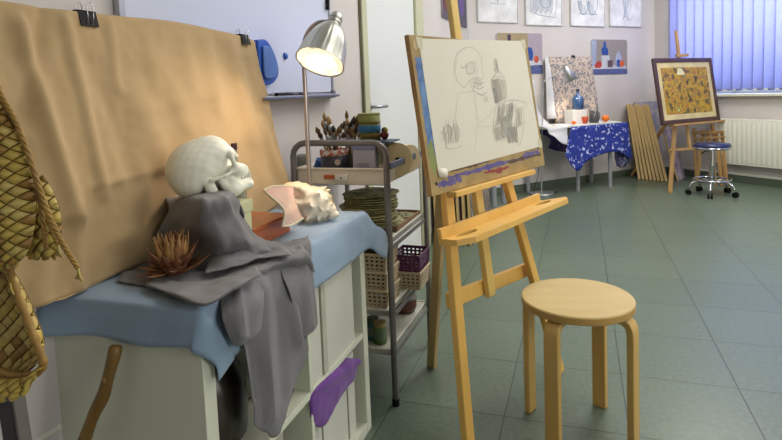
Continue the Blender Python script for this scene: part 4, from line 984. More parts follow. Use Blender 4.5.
# board lying over the tub, painted pot and knick-knack on it
zb_ = Z0+max(h2, .09)+.012
bb = ti(382, .10, zb_)
fb_ = thing('palette_board', 'thin dark palette board laid across the tubs, under the green pot', 'board', bb)
MB().box((-.072, -.055, 0), (.05, .07, .005)).build('board', mat('blue_black_board', (62, 78, 102), .5), fb_, bevel=.001)
r4 = wpx(361, 381, .12)/2; z4 = zb_+.0055; h4 = topz(371, 113, .12)-z4
pc_ = thing('painted_pot', 'cylindrical pot with green, blue and ochre paint bands above the tubs', 'pot', ti(371, .12, z4))
MB().lathe([(.001, 0), (r4, 0), (r4, h4), (r4-.003, h4), (r4-.003, .004), (.001, .004)], n=30).build('pot_body', mat('painted_olive', (138, 146, 62), .6, (112, 118, 50), 26, (1, 1, 5)), pc_, smooth=True)
for z0_, z1_, nm, cc_ in ((.30, .56, 'blue_band', (48, 124, 176)), (.12, .24, 'ochre_band', (130, 104, 44)), (.62, .70, 'brown_band', (120, 112, 54)), (.93, 1.0, 'pale_rim', (176, 176, 110))):
    MB().lathe([(r4+.0006, h4*z0_), (r4+.0012, h4*(z0_+.01)), (r4+.0012, h4*(z1_-.01)), (r4+.0006, h4*z1_)], n=30).build(nm, mat(nm, cc_, .55), pc_, smooth=True)
kn = thing('glazed_figurine', 'small rounded black, yellow and red glazed ornament beside the green pot', 'ornament', ti(385.5, .12, z4))
MB().ball((0, 0, .018), (.016, .013, .018), 16).build('lower_body', mat('black_red_glaze', (60, 36, 34), .3, (130, 40, 40), 60, contrast=.05), kn, smooth=True)
MB().ball((0.002, -.002, .036), (.013, .011, .013), 14).build('upper_body', mat('yellow_black_glaze', (196, 170, 50), .3, (50, 46, 40), 70, contrast=.05), kn, smooth=True)
# rolls of cream tape / paper at the right
def roll(px, y, r, w, z, rotz, lab):
    t = thing('paper_roll', lab, 'roll', ti(px, y, z) @ Matrix.Rotation(radians(rotz), 4, 'Z'))
    MB().lathe([(r*.16, -w/2), (r, -w/2), (r, w/2), (r*.16, w/2), (r*.16, -w/2)], n=30, M=Matrix.Translation((0, 0, r)) @ Matrix.Rotation(pi/2, 4, 'X')).build('roll_body', mat('cream_roll', (246, 238, 206), .6, (240, 231, 198), 6), t, smooth=False, bevel=.001)
    MB().lathe([(r*.13, -w/2-.001), (r*.17, -w/2-.001), (r*.17, w/2+.001), (r*.13, w/2+.001), (r*.13, -w/2-.001)], n=20, M=Matrix.Translation((0, 0, r)) @ Matrix.Rotation(pi/2, 4, 'X')).build('core_tube', m_black, t)
roll(393, .16, .066, .07, Z0, 48, 'big cream paper roll lying in the tray just right of the glass jar')
roll(405, .29, .056, .06, Z0, 62, 'smaller cream roll lying in the far right corner of the tray')
tb_ = thing('tub', 'cream plastic tub standing behind the tape rolls in the tray', 'tub', ti(388, .24, Z0)); MB().lathe([(.001, 0), (.04, 0), (.046, .11), (.043, .11), (.037, .004), (.001, .004)], n=26).build('tub_body', mat('cream_roll', (0, 0, 0)), tb_, smooth=True)
MB().lathe([(.046, .1), (.049, .102), (.049, .112), (.043, .112)], n=26).build('tub_rim', mat('cream_roll', (0, 0, 0)), tb_, smooth=True)
# paint brushes
bcol = [('brush_handle_ochre', (168, 120, 62)), ('brush_handle_green', (96, 104, 60)), ('brush_handle_dark', (70, 52, 44)), ('brush_handle_red', (140, 70, 50)), ('brush_handle_pale', (190, 166, 120))]
hair = [('bristle_brown', (124, 92, 56)), ('bristle_dark', (70, 58, 46)), ('bristle_blond', (184, 152, 98))]
def brush(base, tip, lab, grp, wide=1, i=0):
    base = Vector(base); tip = Vector(tip); d = (tip-base); L_ = d.length; q = Vector((0, 0, 1)).rotation_difference(d.normalized()).to_matrix().to_4x4()
    t = thing('paint_brush', lab, 'brush', Matrix.Translation(base) @ q, grp)
    MB().tube([(0, 0, 0), (0, 0, L_*.3), (0, 0, L_*.75)], [.0018, .0036, .0028], 8).build('handle', mat(bcol[i % 5][0], bcol[i % 5][1], .5), t, smooth=True)
    MB().lathe([(.001, L_*.74), (.0034*wide, L_*.74), (.0042*wide, L_*.86), (.001, L_*.86)], n=10).build('ferrule', m_alu, t, smooth=True)
    MB().lathe([(.001, L_*.858), (.0045*wide, L_*.86), (.0062*wide, L_*.93), (.0015, L_)], n=10).build('bristles', mat(hair[i % 3][0], hair[i % 3][1], .8), t, smooth=True)
random.seed(11)
def tow(px, py, y): return TR @ Vector(meet(TR, px, py, y=y))
heads = [(316, 129), (319, 134), (322, 122), (324, 130), (327, 126), (324, 114), (330, 131), (333, 127), (336, 132), (339, 128), (342, 125), (328, 118)]
for i, (hx, hy) in enumerate(heads):
    y = random.uniform(.06, .105); b0 = CAN_FR @ Vector((random.uniform(-.024, .024), random.uniform(-.02, .02), .012))
    tall = hy == 114
    brush(b0, tow(hx, hy-2, y), 'tallest bristle brush in the navy can, leaning left' if tall else 'paint brush standing in the navy can on the trolley', None if tall else 'brushes standing in the navy can', 1.3 if tall else random.uniform(1.2, 1.9), i)
heads = [(345, 128), (348, 130), (350, 124), (353, 128), (346.5, 112.5), (356, 129), (358, 116), (351, 133), (354, 118), (360, 125), (343, 134), (352, 121), (347, 120), (357, 122), (344, 123), (355, 133)]
for i, (hx, hy) in enumerate(heads):
    y = random.uniform(.10, .14); b0 = JAR_FR @ Vector((random.uniform(-.012, .012), random.uniform(-.012, .012), .014))
    tall = hy == 112.5
    brush(b0, tow(hx, hy-2, y), 'tallest blue-tipped brush in the murky green jar' if tall else 'paint brush standing in the murky green jar on the trolley', None if tall else 'brushes standing in the murky green jar', 1.2 if tall else random.uniform(1.1, 1.8), i+2)

# second shelf: stack of used palettes and a brown tray
m_pal = [mat('palette_wood_a', (170, 168, 110), .5, (104, 104, 70), 40, contrast=.1), mat('palette_wood_b', (150, 138, 94), .5, (184, 180, 132), 36, contrast=.1), mat('palette_wood_c', (128, 120, 82), .5, (160, 162, 108), 30, contrast=.12)]
def palette(fr, rx, ry, lab, grp, i, blobs=True):
    t = thing('palette', lab, 'palette', fr, grp); n = 28
    pts = [(rx*cos(2*pi*a/n)*(1+.06*sin(4*pi*a/n+i)), ry*sin(2*pi*a/n)*(1+.05*cos(6*pi*a/n+i)), 0) for a in range(n)]
    MB().prism(pts, (0, 0, .004)).build('palette_board', m_pal[i % 3], t, bevel=.001)
    if blobs:
        g = MB()
        for q in range(18):
            a = random.uniform(0, 2*pi); r = random.uniform(.3, .85); g.ball((rx*r*cos(a), ry*r*sin(a), .004), (random.uniform(.004, .012), random.uniform(.004, .01), .0035), 8)
        g.build('dried_paint', mat('dried_palette_paint', (168, 170, 130), .5, (104, 110, 60), 60, contrast=.08), t, smooth=True)
    return t
z = SHZ[0]+.0025; y2 = .10
c2 = meet(TR, 367, 200, y=.13); px0 = wpx(342, 396, .13)/2
nst = 13
for i in range(nst):
    palette(TR @ Matrix.Translation((c2.x+random.uniform(-.006, .006), .16+random.uniform(-.006, .006), z+.030+.0092*i)) @ Matrix.Rotation(random.uniform(-.2, .2), 4, 'Z'), px0+random.uniform(-.008, .0), .11+random.uniform(-.006, .004),
            'paint-crusted oval palette on top of the stack on the second trolley shelf' if i == nst-1 else 'used oval palette inside the stack on the second trolley shelf', None if i == nst-1 else 'palettes stacked on the second trolley shelf', i, i == nst-1)
bt_ = thing('box', 'flat grey-green box carrying the palette stack on the trolley', 'box', TR @ Matrix.Translation((c2.x-.01, .16, z)))
MB().box((-.12 if False else -.1, -.12, 0), (.075, .12, .022)).build('box_body', mat('grey_green_card', (104, 104, 78), .6, (84, 82, 62), 20), bt_, bevel=.002)
MB().box((-.102, -.122, .022), (.077, .122, .029)).build('box_lid', mat('stained_card_lid', (120, 116, 88), .6, (86, 78, 60), 40), bt_, bevel=.001)
tr2 = thing('wooden_tray', 'brown tray with used palettes at the right of the second trolley shelf', 'tray', TR @ Matrix.Translation((-.075, .30, z)))
g = MB(); g.box((-.07, -.15, 0), (.055, .16, .006)); g.box((-.07, -.15, .006), (-.064, .16, .014)); g.box((.049, -.15, .006), (.055, .16, .014)); g.box((-.064, .154, .006), (.049, .16, .014)); g.box((-.064, -.15, .006), (.049, -.144, .014))
g.build('tray_body', mat('brown_tray_wood', (140, 108, 74), .5, (120, 88, 58), 10), tr2, bevel=.001)
palette(TR @ Matrix.Translation((-.08, .245, z+.0065)), .05, .085, 'small green-smeared palette lying in the brown tray, nearer one', None, 4)
palette(TR @ Matrix.Translation((-.072, .38, z+.0065)) @ Matrix.Rotation(.3, 4, 'Z'), .045, .055, 'small paint-smeared palette lying in the brown tray, farther one', None, 2)

# plastic baskets
def basket(fr, w, d, h, mt, lab, grp=None, stuff_=True):
    """openwork basket, base centre at the frame; x width, y depth"""
    t = thing('plastic_basket', lab, 'basket', fr, grp)
    fl = 1.12; g = MB(); g.box((-w/2, -d/2, 0), (w/2, d/2, .003)); body = g.build('basket_base', mt, t)
    g = MB(); nz_ = 4
    def P_(a, b, z): s_ = 1+(fl-1)*z/h; return Vector((a*s_, b*s_, z))
    for (a0, b0, a1, b1) in ((-w/2, -d/2, w/2, -d/2), (w/2, -d/2, w/2, d/2), (w/2, d/2, -w/2, d/2), (-w/2, d/2, -w/2, -d/2)):
        ln_ = sqrt((a1-a0)**2+(b1-b0)**2); n = max(4, int(ln_/.0165))
        nv = (1, 0, 0) if a0 == a1 else (0, 1, 0)
        for i in range(n+1):
            u = i/n; x, y = a0+(a1-a0)*u, b0+(b1-b0)*u; g.bar(P_(x, y, 0), P_(x, y, h), .0085, .002, nv)
        for j in range(nz_+1):
            z = h*j/nz_; g.bar(P_(a0, b0, z), P_(a1, b1, z), .0075 if 0 < j < nz_ else .012, .002, nv) if nv == (0, 1, 0) else g.bar(P_(a0, b0, z), P_(a1, b1, z), .0075 if 0 < j < nz_ else .012, .002, nv)
    g.build('basket_lattice', mt, t)
    if stuff_: MB().box((-w*.46, -d*.46, .0035), (w*.46, d*.46, h*.82)).build('dark_filler', mat('dark_filler_tone', (84, 70, 54), .8, (52, 44, 38), 40), t, bevel=.004)  # block added to darken the lattice holes; no contents are known
    s_ = fl*1.01; rim = [(-w/2*s_, -d/2*s_, h), (w/2*s_, -d/2*s_, h), (w/2*s_, d/2*s_, h), (-w/2*s_, d/2*s_, h)]
    MB().tube(rim, .0035, 8, closed=True).build('basket_rim', mt, t)
    return t
m_bei = mat('beige_plastic', (196, 180, 150), .45, (186, 170, 140), 5); m_pur = mat('plum_plastic', (92, 44, 82), .4, (78, 34, 70), 5)
z = SHZ[1]+.0005
def tf(px, py, zz): return meet(TR, px, py, z=zz)
b1 = tf(377, 300, z); 
wd = .105
b1y = .085; b1x = meet(TR, 374, 295, y=b1y-.05).x
basket(TR @ Matrix.Translation((b1x, b1y, z)), wd, .13, .062, m_bei, 'beige openwork basket on the third shelf, lower one of the near stack')
basket(TR @ Matrix.Translation((b1x-.002, b1y+.002, z+.0665)), wd, .13, .062, m_bei, 'beige openwork basket, middle one of the near stack under the blue cloth corner')
basket(TR @ Matrix.Translation((b1x-.004, b1y, z+.133)), wd, .13, .062, m_bei, 'beige openwork basket, topmost of the near stack')
b2 = tf(407, 281, z); b2y = .30; b2x = meet(TR, 406.5, 270, y=b2y-.06).x
basket(TR @ Matrix.Translation((b2x, b2y, z)), .105, .13, .062, m_bei, 'beige openwork basket carrying the plum basket on the trolley')
basket(TR @ Matrix.Translation((b2x, b2y, z+.0665)), .1, .125, .062, m_pur, 'plum purple openwork basket on top of a beige basket', None, False)
for i in range(7):
    fr = TR @ Matrix.Translation((b2x+random.uniform(-.03, .03), b2y+random.uniform(-.04, .04), z+.072+.009*(i // 2)+.001)) @ Matrix.Rotation(random.uniform(0, 3), 4, 'Z')
    tg = thing('paint_tube', 'small used paint tube lying in the plum basket', 'tube', fr, 'paint tubes in the plum basket')
    MB().lathe([(.001, -.028), (.006, -.028), (.007, .012), (.003, .018)], n=10, M=Matrix.Translation((0, 0, .007)) @ Matrix.Rotation(pi/2, 4, 'X')).build('tube_body', [m_alu, mat('tube_maroon', (110, 52, 50), .5), mat('tube_sand', (160, 130, 96), .5)][i % 3], tg, smooth=True)
    MB().cyl((0, -.018, .007), (0, -.026, .007), .0042, n=10).build('tube_cap', m_black, tg)
# lowest shelf
z = SHZ[2]+.0005
def jar(px, py, r, h, body, lid, lab):
    p = tf(px, py, z); p.y = max(p.y, .05); p.x = meet(TR, px, py, y=p.y).x
    t = thing('paint_jar', lab, 'jar', TR @ Matrix.Translation((p.x, p.y, z)))
    MB().lathe([(.001, 0), (r, 0), (r, h*.72), (r*.85, h*.8), (r*.85, h*.82)], n=24).build('jar_body', body, t, smooth=True)
    MB().lathe([(.001, h*.8), (r*.92, h*.8), (r*.92, h), (.001, h)], n=24).build('jar_lid', lid, t, bevel=.001)
    MB().lathe([(r+.0005, h*.25), (r+.001, h*.26), (r+.001, h*.6), (r+.0005, h*.61)], n=24).build('jar_label', mat('faded_jar_label', (120, 136, 96), .6, (90, 110, 110), 30), t, smooth=True)
jar(380.5, 344, .025, .078, mat('green_glass_paint', (100, 134, 72), .25), mat('ochre_lid', (176, 150, 100), .5), 'green paint jar with ochre lid, right one on the lowest trolley shelf')
jar(373.5, 338, .025, .08, mat('teal_glass_paint', (72, 124, 116), .25), mat('dark_green_lid', (96, 106, 74), .5), 'teal paint jar with dark lid, left one on the lowest trolley shelf')
jar(373, 329, .024, .07, mat('olive_glass_paint', (92, 88, 50), .3), mat('brown_lid', (92, 66, 46), .5), 'olive jar standing behind the teal jar on the lowest trolley shelf') if False else None
p = tf(412, 311, z); pt = thing('clay_pot', 'brown glazed clay pot at the far right of the lowest trolley shelf', 'pot', TR @ Matrix.Translation((min(p.x, -.07), p.y, z)))
MB().lathe([(.001, 0), (.04, 0), (.048, .02), (.05, .055), (.046, .06), (.042, .058), (.044, .02), (.001, .008)], n=30).build('pot_body', mat('brown_glaze', (104, 66, 48), .3, (84, 50, 36), 8), pt, smooth=True)
MB().lathe([(.047, .052), (.052, .055), (.052, .062), (.044, .062)], n=30).build('pot_rim', mat('grey_glaze', (130, 124, 118), .35), pt, smooth=True)
MB().tube(spl([(-.048, -.01, .045), (-.066, -.015, .045), (-.068, -.016, .02), (-.05, -.012, .015)], 4), .004, 8).build('pot_handle', mat('brown_glaze', (0, 0, 0)), pt, smooth=True)

# ================================================================== CABINET
CH, CDp = .735, .385; CL = meet(CAB, 368, 342, x=.385).y; print('CL', CL)
cb_ = thing('shelf_cabinet', 'white open-front shelf cabinet under the still life in the left foreground', 'cabinet', CAB)
T_ = .036; m_cab = mat('white_foil_board', (214, 218, 200), .42, (208, 212, 194), 2)
MB().box((.004, 0, 0), (CDp, T_, CH)).build('side_panel', m_cab, cb_, bevel=.0015)
MB().box((.004, CL-T_, 0), (CDp, CL, CH)).build('side_panel', m_cab, cb_, bevel=.0015)
MB().box((.004, T_, CH-T_), (CDp, CL-T_, CH)).build('top_panel', m_cab, cb_, bevel=.0015)
MB().box((.004, T_, 0), (CDp, CL-T_, T_)).build('bottom_panel', m_cab, cb_, bevel=.0015)
dv = meet(CAB, 311, 360, x=CDp).y; zs = meet(CAB, 357, 340, x=CDp).z
print('divider', dv, zs)
MB().box((.006, T_, zs-.018), (CDp-.002, CL-T_, zs)).build('shelf', m_cab, cb_, bevel=.001)
MB().box((.006, dv-.008, T_), (CDp-.002, dv+.008, zs-.018)).build('divider', m_cab, cb_, bevel=.001)
MB().box((.006, dv-.008, zs), (CDp-.002, dv+.008, CH-T_)).build('divider', m_cab, cb_, bevel=.001)
MB().box((.004, T_, T_), (.008, CL-T_, CH-T_)).build('back_panel', m_cab, cb_)
# contents: white panels standing in the upper right and lower right cells
m_pan = mat('white_panel', (208, 210, 200), .5, (202, 204, 192), 3); m_pan2 = mat('cream_panel', (196, 196, 180), .55)
def insert(y0, y1, xf, z0, hh, lab, grp, mm=m_pan):
    t = thing('primed_board', lab, 'board', CAB @ Matrix.Translation((.015, y0, z0)), grp); w = y1-y0
    MB().box((0, 0, 0), (xf-.018, w, hh)).build('board_core', m_pan2, t); MB().box((xf-.018, -.0005, .0), (xf-.015, w+.0005, hh+.0005)).build('primed_face', mm, t, bevel=.0008)
hu = CH-T_-zs-.006; y = dv+.010; z1_ = zs+.0005
for wd_, xf, mm in ((.07, .376, m_pan), (.024, .382, m_pan2), (.155, .377, m_pan), (.05, .374, m_pan)):
    insert(y, min(y+wd_, CL-T_-.004), xf, z1_, hu-.004*(xf > .36), 'white primed board filling the upper right cell of the cabinet', 'white boards in the upper right cell', mm); y += wd_+.003
lo = T_+.0005; y = dv+.010
for wd_, xf, hh in ((.075, .362, .235), (.10, .366, .25), (.075, .36, .262), (.05, .364, .265)):
    insert(y, min(y+wd_, CL-T_-.004), xf, lo, hh, 'white board standing under the purple cloth in the lower right cell', 'white boards in the lower right cell'); y += wd_+.004
y = T_+.004
for wd_, xf in ((.12, .335), (.10, .34), (.09, .33)):
    insert(y, min(y+wd_, dv-.012), xf, lo, .28, 'white board standing in the lower left cell of the cabinet', 'white boards in the lower left cell', m_pan2); y += wd_+.004
def C_(px, py, x): return meet(CAB, px, py, x=x)
# purple cloth hanging down over the panels
a = [C_(313, 385, .372), C_(327, 374, .375), (C_(340, 363, .376)), C_(349, 359, .374), C_(358, 358, .372)]
bk_ = [Vector((.2, p.y, p.z+.004)) for p in a]
c = [C_(311, 398, .385), C_(325, 393, .388), C_(338, 385, .390), C_(347, 376, .388), C_(357, 367, .384)]
d = [C_(311, 415, .382), C_(324, 412, .388), C_(336, 400, .388), C_(345, 388, .386), C_(355, 376, .382)]
e = [C_(312, 424, .380), C_(322, 427, .384), C_(333, 412, .386), C_(343, 394, .384), C_(353, 381, .38)]
m_purc = mat('purple_felt', (112, 56, 150), .85, (92, 42, 132), 14, bump=.2, sheen=.3)
tag(MB().grid(wrinkle(cr([bk_, a, c, d, e], 5), .006, 26, 2)).build('folded_cloth', m_purc, smooth=True, solid=.004, fr=CAB), 'purple cloth hanging out of the lower right cell of the cabinet', 'cloth')
# crumpled papers in the upper left cell
for i, (px, py, w) in enumerate(((293, 366, .05), (300, 356, .05), (287, 374, .045))):
    q = C_(px, py, .34); base = Vector((.33, min(q.y, dv-.035), zs+.002))
    rows = []
    for v in range(7):
        rows.append([Vector((base.x-.075+.02*v+.008*sin(u*1.7+v+i), base.y-.02+.012*i*0+.006*u-.03+.012*sin(u*2.1+v*1.3+i), base.z+v*.016+.010*abs(sin(u*1.3+i)))) for u in range(8)])
    t = MB().grid(cr(rows, 3)).build('crumpled_paper', mat('crumpled_white_paper', (220, 218, 204), .7), smooth=True, solid=.0006, fr=CAB)
    tag(t, 'crumpled white paper stuffed in the upper left cell of the cabinet by the divider', 'paper', 'crumpled papers in the cabinet')
# dark jug in the upper left cell
q = meet(CAB, 243, 420, x=.27)
jg = thing('jug', 'dark brown glazed jug inside the cabinet behind the hanging cloths', 'jug', CAB @ Matrix.Translation((.255, T_+.118, zs+.0005)))
MB().lathe([(.001, 0), (.074, 0), (.092, .03), (.098, .09), (.094, .16), (.07, .21), (.042, .235), (.04, .27), (.046, .285), (.038, .285), (.03, .25), (.001, .25)], n=36).build('jug_body', mat('dark_brown_glaze', (58, 52, 42), .28, (42, 36, 30), 5), jg, smooth=True)
MB().tube(spl([(-.040, 0, .265), (-.09, 0, .26), (-.108, 0, .22), (-.088, 0, .17)], 5), .007, 10).build('jug_handle', mat('dark_brown_glaze', (0, 0, 0)), jg, smooth=True)
# pale wall-hung trunking strip low on the wall left of the cabinet
q = meet(CAB, 40, 437, x=.012)
structure(MB().box((-.001, q.y-.9, q.z-.012), (.012, -.002, q.z)).build('trim_2', m_white, fr=CAB, bevel=.002))

# ---- blue cloth over the top
ZT = CH+.005
yl = -.008; yr = CL+.006
def V(*a): return Vector(a)
f1 = C_(219, 381, .405); f2 = C_(240, 351, .408); f3 = C_(270, 320, .404); f4 = C_(314, 287, .402); f5 = C_(364, 252, .402); f6 = C_(387, 258, .43); f6b = C_(388, 246, .41)
rows = []
hz = .662
for x in (.012, .13, .26, .36):
    fx = max(0, (.14-x))*.28
    rows.append([V(x, yl-.006-fx, hz+.006*sin(x*20)), V(x, yl-.004-fx*.5, ZT-.02), V(x, yl+.012, ZT+.001), V(x, .10, ZT+.002), V(x, .3, ZT+.001), V(x, .5, ZT+.002), V(x, .70, ZT+.001), V(x, yr-.012, ZT+.001), V(x, yr+.014, ZT-.02), V(x, yr+.03+.05*x, hz+.02)])
rows.append([V(.378, yl-.010, hz-.004), V(.392, yl-.001, ZT-.018), V(.386, yl+.016, ZT+.002), V(.386, .10, ZT+.001), V(.386, .3, ZT), V(.386, .5, ZT), V(.386, .70, ZT), V(.386, yr-.01, ZT+.001), V(.386, yr+.03, ZT-.022), V(.38, yr+.08, hz+.01)])
rows.append([V(.397, yl+.006, hz-.02), V(.404, yl+.02, ZT-.04), V(.396, .02, ZT-.016), V(.398, .10, ZT-.02), V(.396, .3, ZT-.02), V(.400, .5, ZT-.02), V(.396, .70, ZT-.02), V(.398, yr-.01, ZT-.02), V(.408, yr+.06, ZT-.06), V(.40, yr+.12, hz-.02)])
rows.append([V(.405, .015, f1.z+.03), V(.412, .036, .65), V(.412, .05, .66), V(.410, .11, .665), V(.404, .3, .68), V(.410, .5, .68), V(.402, .70, .675), V(.404, yr-.01, .67), V(.420, yr+.09, .65), V(.42, yr+.15, .615)])
rows.append([f1, f1.lerp(f2, .35), f1.lerp(f2, .7), f2, V(.408, .3, .63), V(.414, .46, f4.z), V(.406, .66, .62), V(.405, yr-.01, f5.z), f5.lerp(f6, .6)+V(.01, 0, -.002), f6])
G = cr(rows, 6); G = wrinkle(G, .0035, 22, 4)
m_blue = mat('blue_cotton', (142, 166, 190), .8, (132, 156, 181), 5, bump=.25, bscale=260, sheen=.2)
bc = MB().grid(G).build('table_cloth', m_blue, smooth=True, solid=.0015, fr=CAB)
tag(bc, 'plain blue cloth covering the cabinet top with corners hanging down', 'cloth')

# ---- beige drape over a board leaning on the wall
drp = thing('drape_board', 'large board leaning on the wall behind the still life, under the beige drape', 'board', CAB)
tL = C_(-20, 1, .035); tRr = C_(243, 39, .035)
MB().add([V(.012, -.22, 1.325), V(.028, -.22, 1.325), V(.028, tRr.y-.01, 1.325), V(.012, tRr.y-.01, 1.325), V(.045, -.22, ZT+.006), V(.061, -.22, ZT+.006), V(.061, tRr.y-.01, ZT+.006), V(.045, tRr.y-.01, ZT+.006)],
         [(0,1,2,3),(7,6,5,4),(0,4,5,1),(1,5,6,2),(2,6,7,3),(3,7,4,0)]).build('backing_panel', m_ply, drp)
tops = [C_(-40, -4, .036), C_(0, 2, .038), C_(40, 8, .04), C_(80, 13, .04), C_(120, 17, .04), C_(170, 22, .04), C_(210, 30, .04), C_(243, 38, .038), C_(251, 42, .04)]
zlev = [0, .18, .4, .6, .8, 1.0]
ends = [C_(-40, 330, .05), meet(CAB, 12, 313, z=ZT+.006), meet(CAB, 45, 303, z=ZT+.006), meet(CAB, 92, 283, z=ZT+.006), meet(CAB, 135, 265, z=ZT+.006), C_(190, 248, .06), C_(232, 232, .05), C_(262, 216, .03), C_(290, 196, .05)]
ends[0].x = .09; ends[0].z = ZT+.006
mids = []
G = []
for a, b in zip(tops, ends):
    G.append([a.lerp(b, v)+V((.01*sin(pi*v)), 0, 0) for v in zlev])
for i, b in enumerate(ends):   # bottoms resting on the table
    G[i][-1].x = max(G[i][-1].x, .05)
G[7][2:] = [C_(258, 88, .045), C_(264, 120, .05), C_(270, 160, .05), C_(276, 205, .055)]
G[8] = [C_(251, 42, .036), C_(257, 70, .04), C_(264, 95, .045), C_(271, 128, .05), C_(280, 165, .055), C_(290, 196, .06)]
R = [[G[i][j] for i in range(len(G))] for j in range(6)]
F = cr(R, 14)
nv, nu = len(F), len(F[0])
def fold(px0, py0, px1, py1, w, amp, px, py):
    dx, dy = px1-px0, py1-py0; L2 = dx*dx+dy*dy; t = max(0, min(1, ((px-px0)*dx+(py-py0)*dy)/L2))
    d = sqrt((px-px0-t*dx)**2+(py-py0-t*dy)**2); e_ = 1 if 0 < t < 1 else .8
    return amp*math.exp(-(d/w)**2)*e_
Ci = CAB
def cam_px(p):
    d = (CAB @ p)-EYEP; w = d.dot(FW); return 391+FPX*d.dot(RT)/w, CY-FPX*d.dot(UP)/w
folds = [(12, 22, 72, 215, 8, .016), (60, 20, 100, 195, 6, .010), (104, 22, 112, 90, 5, .006), (38, 10, 20, 120, 9, -.010), (85, 60, 130, 180, 9, -.006), (125, 90, 160, 165, 12, .009), (150, 60, 185, 130, 10, .006),
         (200, 35, 215, 110, 7, .007), (225, 40, 250, 140, 6, .010), (240, 60, 272, 180, 5, -.006), (255, 120, 283, 190, 5, .010), (180, 40, 190, 90, 7, .005), (72, 215, 75, 290, 7, .012), (110, 185, 165, 168, 5, .003), (85, 187, 120, 182, 5, .002),
         (110, 240, 165, 225, 8, .006), (60, 225, 50, 295, 6, -.008), (140, 110, 230, 90, 8, .004), (140, 35, 150, 90, 6, .004)]
for i in range(nv):
    for j in range(nu):
        p = F[i][j]; px, py = cam_px(p); o = .012+sum(fold(*f_, px, py) for f_ in folds)
        lim = 187-.24*(px-85)
        if px > 78: o -= .005*max(0, min(1, (py-lim)/4))*max(0, min(1, (px-78)/12))*max(0, min(1, (215-px)/40))*max(0, min(1, (262-py)/30))
        o += .003*noise.noise(Vector((p.y*14, p.z*7, 3)))+.0016*noise.noise(Vector((p.y*50, p.z*38, 9)))
        p.x = max(p.x+o, .03+.012*0)
m_beige = mat('beige_linen', (184, 157, 116), .85, (172, 146, 104), 5, bump=.14, bscale=230, sheen=.15)
dr = MB().grid(F).build('drape', m_beige, smooth=True, solid=.0015, fr=CAB)
tag(dr, 'beige linen drape with long folds clipped along the top of the leaning board', 'drape')
# turned hem lying on the table
hem = [[C_(40, 305, .075)]*0]
hl = [meet(CAB, a, b, z=ZT+.004) for a, b in ((38, 306), (60, 300), (92, 285), (120, 272), (150, 260), (178, 250))]
MB().grid([[p+V(-.02, 0, .003) for p in hl], [p+V(.004+.010*sin(i*1.1)**2, 0, .0035) for i, p in enumerate(hl)]]).build('turned_hem', m_beige, dr, smooth=True, solid=.001)
q = C_(82, 13, .04); clip_obj(CAB @ Matrix.Translation((.046, q.y, q.z-.014)) @ Matrix.Rotation(.05, 4, 'Y'), 1.45, 'large black binder clip gripping the top left of the beige drape')
q = C_(241, 37, .04); clip_obj(CAB @ Matrix.Translation((.046, q.y, q.z-.010)), 1.4, 'black binder clip at the top right corner of the beige drape')

# ---- storage box under the skull
m_box = mat('pale_green_box', (206, 208, 168), .55, (196, 198, 156), 5)
zb0 = ZT+.0035; zb1 = .876
ye = C_(252, 205, .28).y; print('box end', ye)
bx = thing('storage_box', 'pale green lidded box standing under the skull and the grey cloth', 'box', CAB)
MB().box((.10, .27, zb0), (.28, ye-.004, zb1-.03)).build('box_body', m_box, bx, bevel=.002)
MB().box((.097, .267, zb1-.03), (.283, ye, zb1)).build('box_lid', m_box, bx, bevel=.002)
# bottle behind the skull
q = C_(235.5, 150, .12); hh = C_(235.5, 142.5, .12).z
bo = thing('bottle', 'glass bottle with dark red cap standing behind the skull', 'bottle', CAB @ Matrix.Translation((.075+.0, q.y-.03, zb0)))
q = C_(235.5, 150, .075); bo.matrix_world = CAB @ Matrix.Translation((.065, max(q.y, ye+.05), zb0)); hh = C_(235.5, 142.5, .065).z-zb0
print('bottle', q, hh)
MB().lathe([(.001, 0), (.032, 0), (.034, .01), (.034, hh-.13), (.022, hh-.085), (.0125, hh-.06), (.0125, hh-.012), (.009, hh-.012), (.009, hh-.06), (.03, hh-.13), (.03, .006), (.001, .006)], n=30).build('bottle_glass', clear('pale_bottle_glass', (178, 186, 178), .45), bo, smooth=True)
MB().lathe([(.001, hh-.020), (.0145, hh-.020), (.0145, hh), (.001, hh)], n=20).build('bottle_cap', mat('dark_red_cap', (66, 28, 30), .4), bo, bevel=.001)

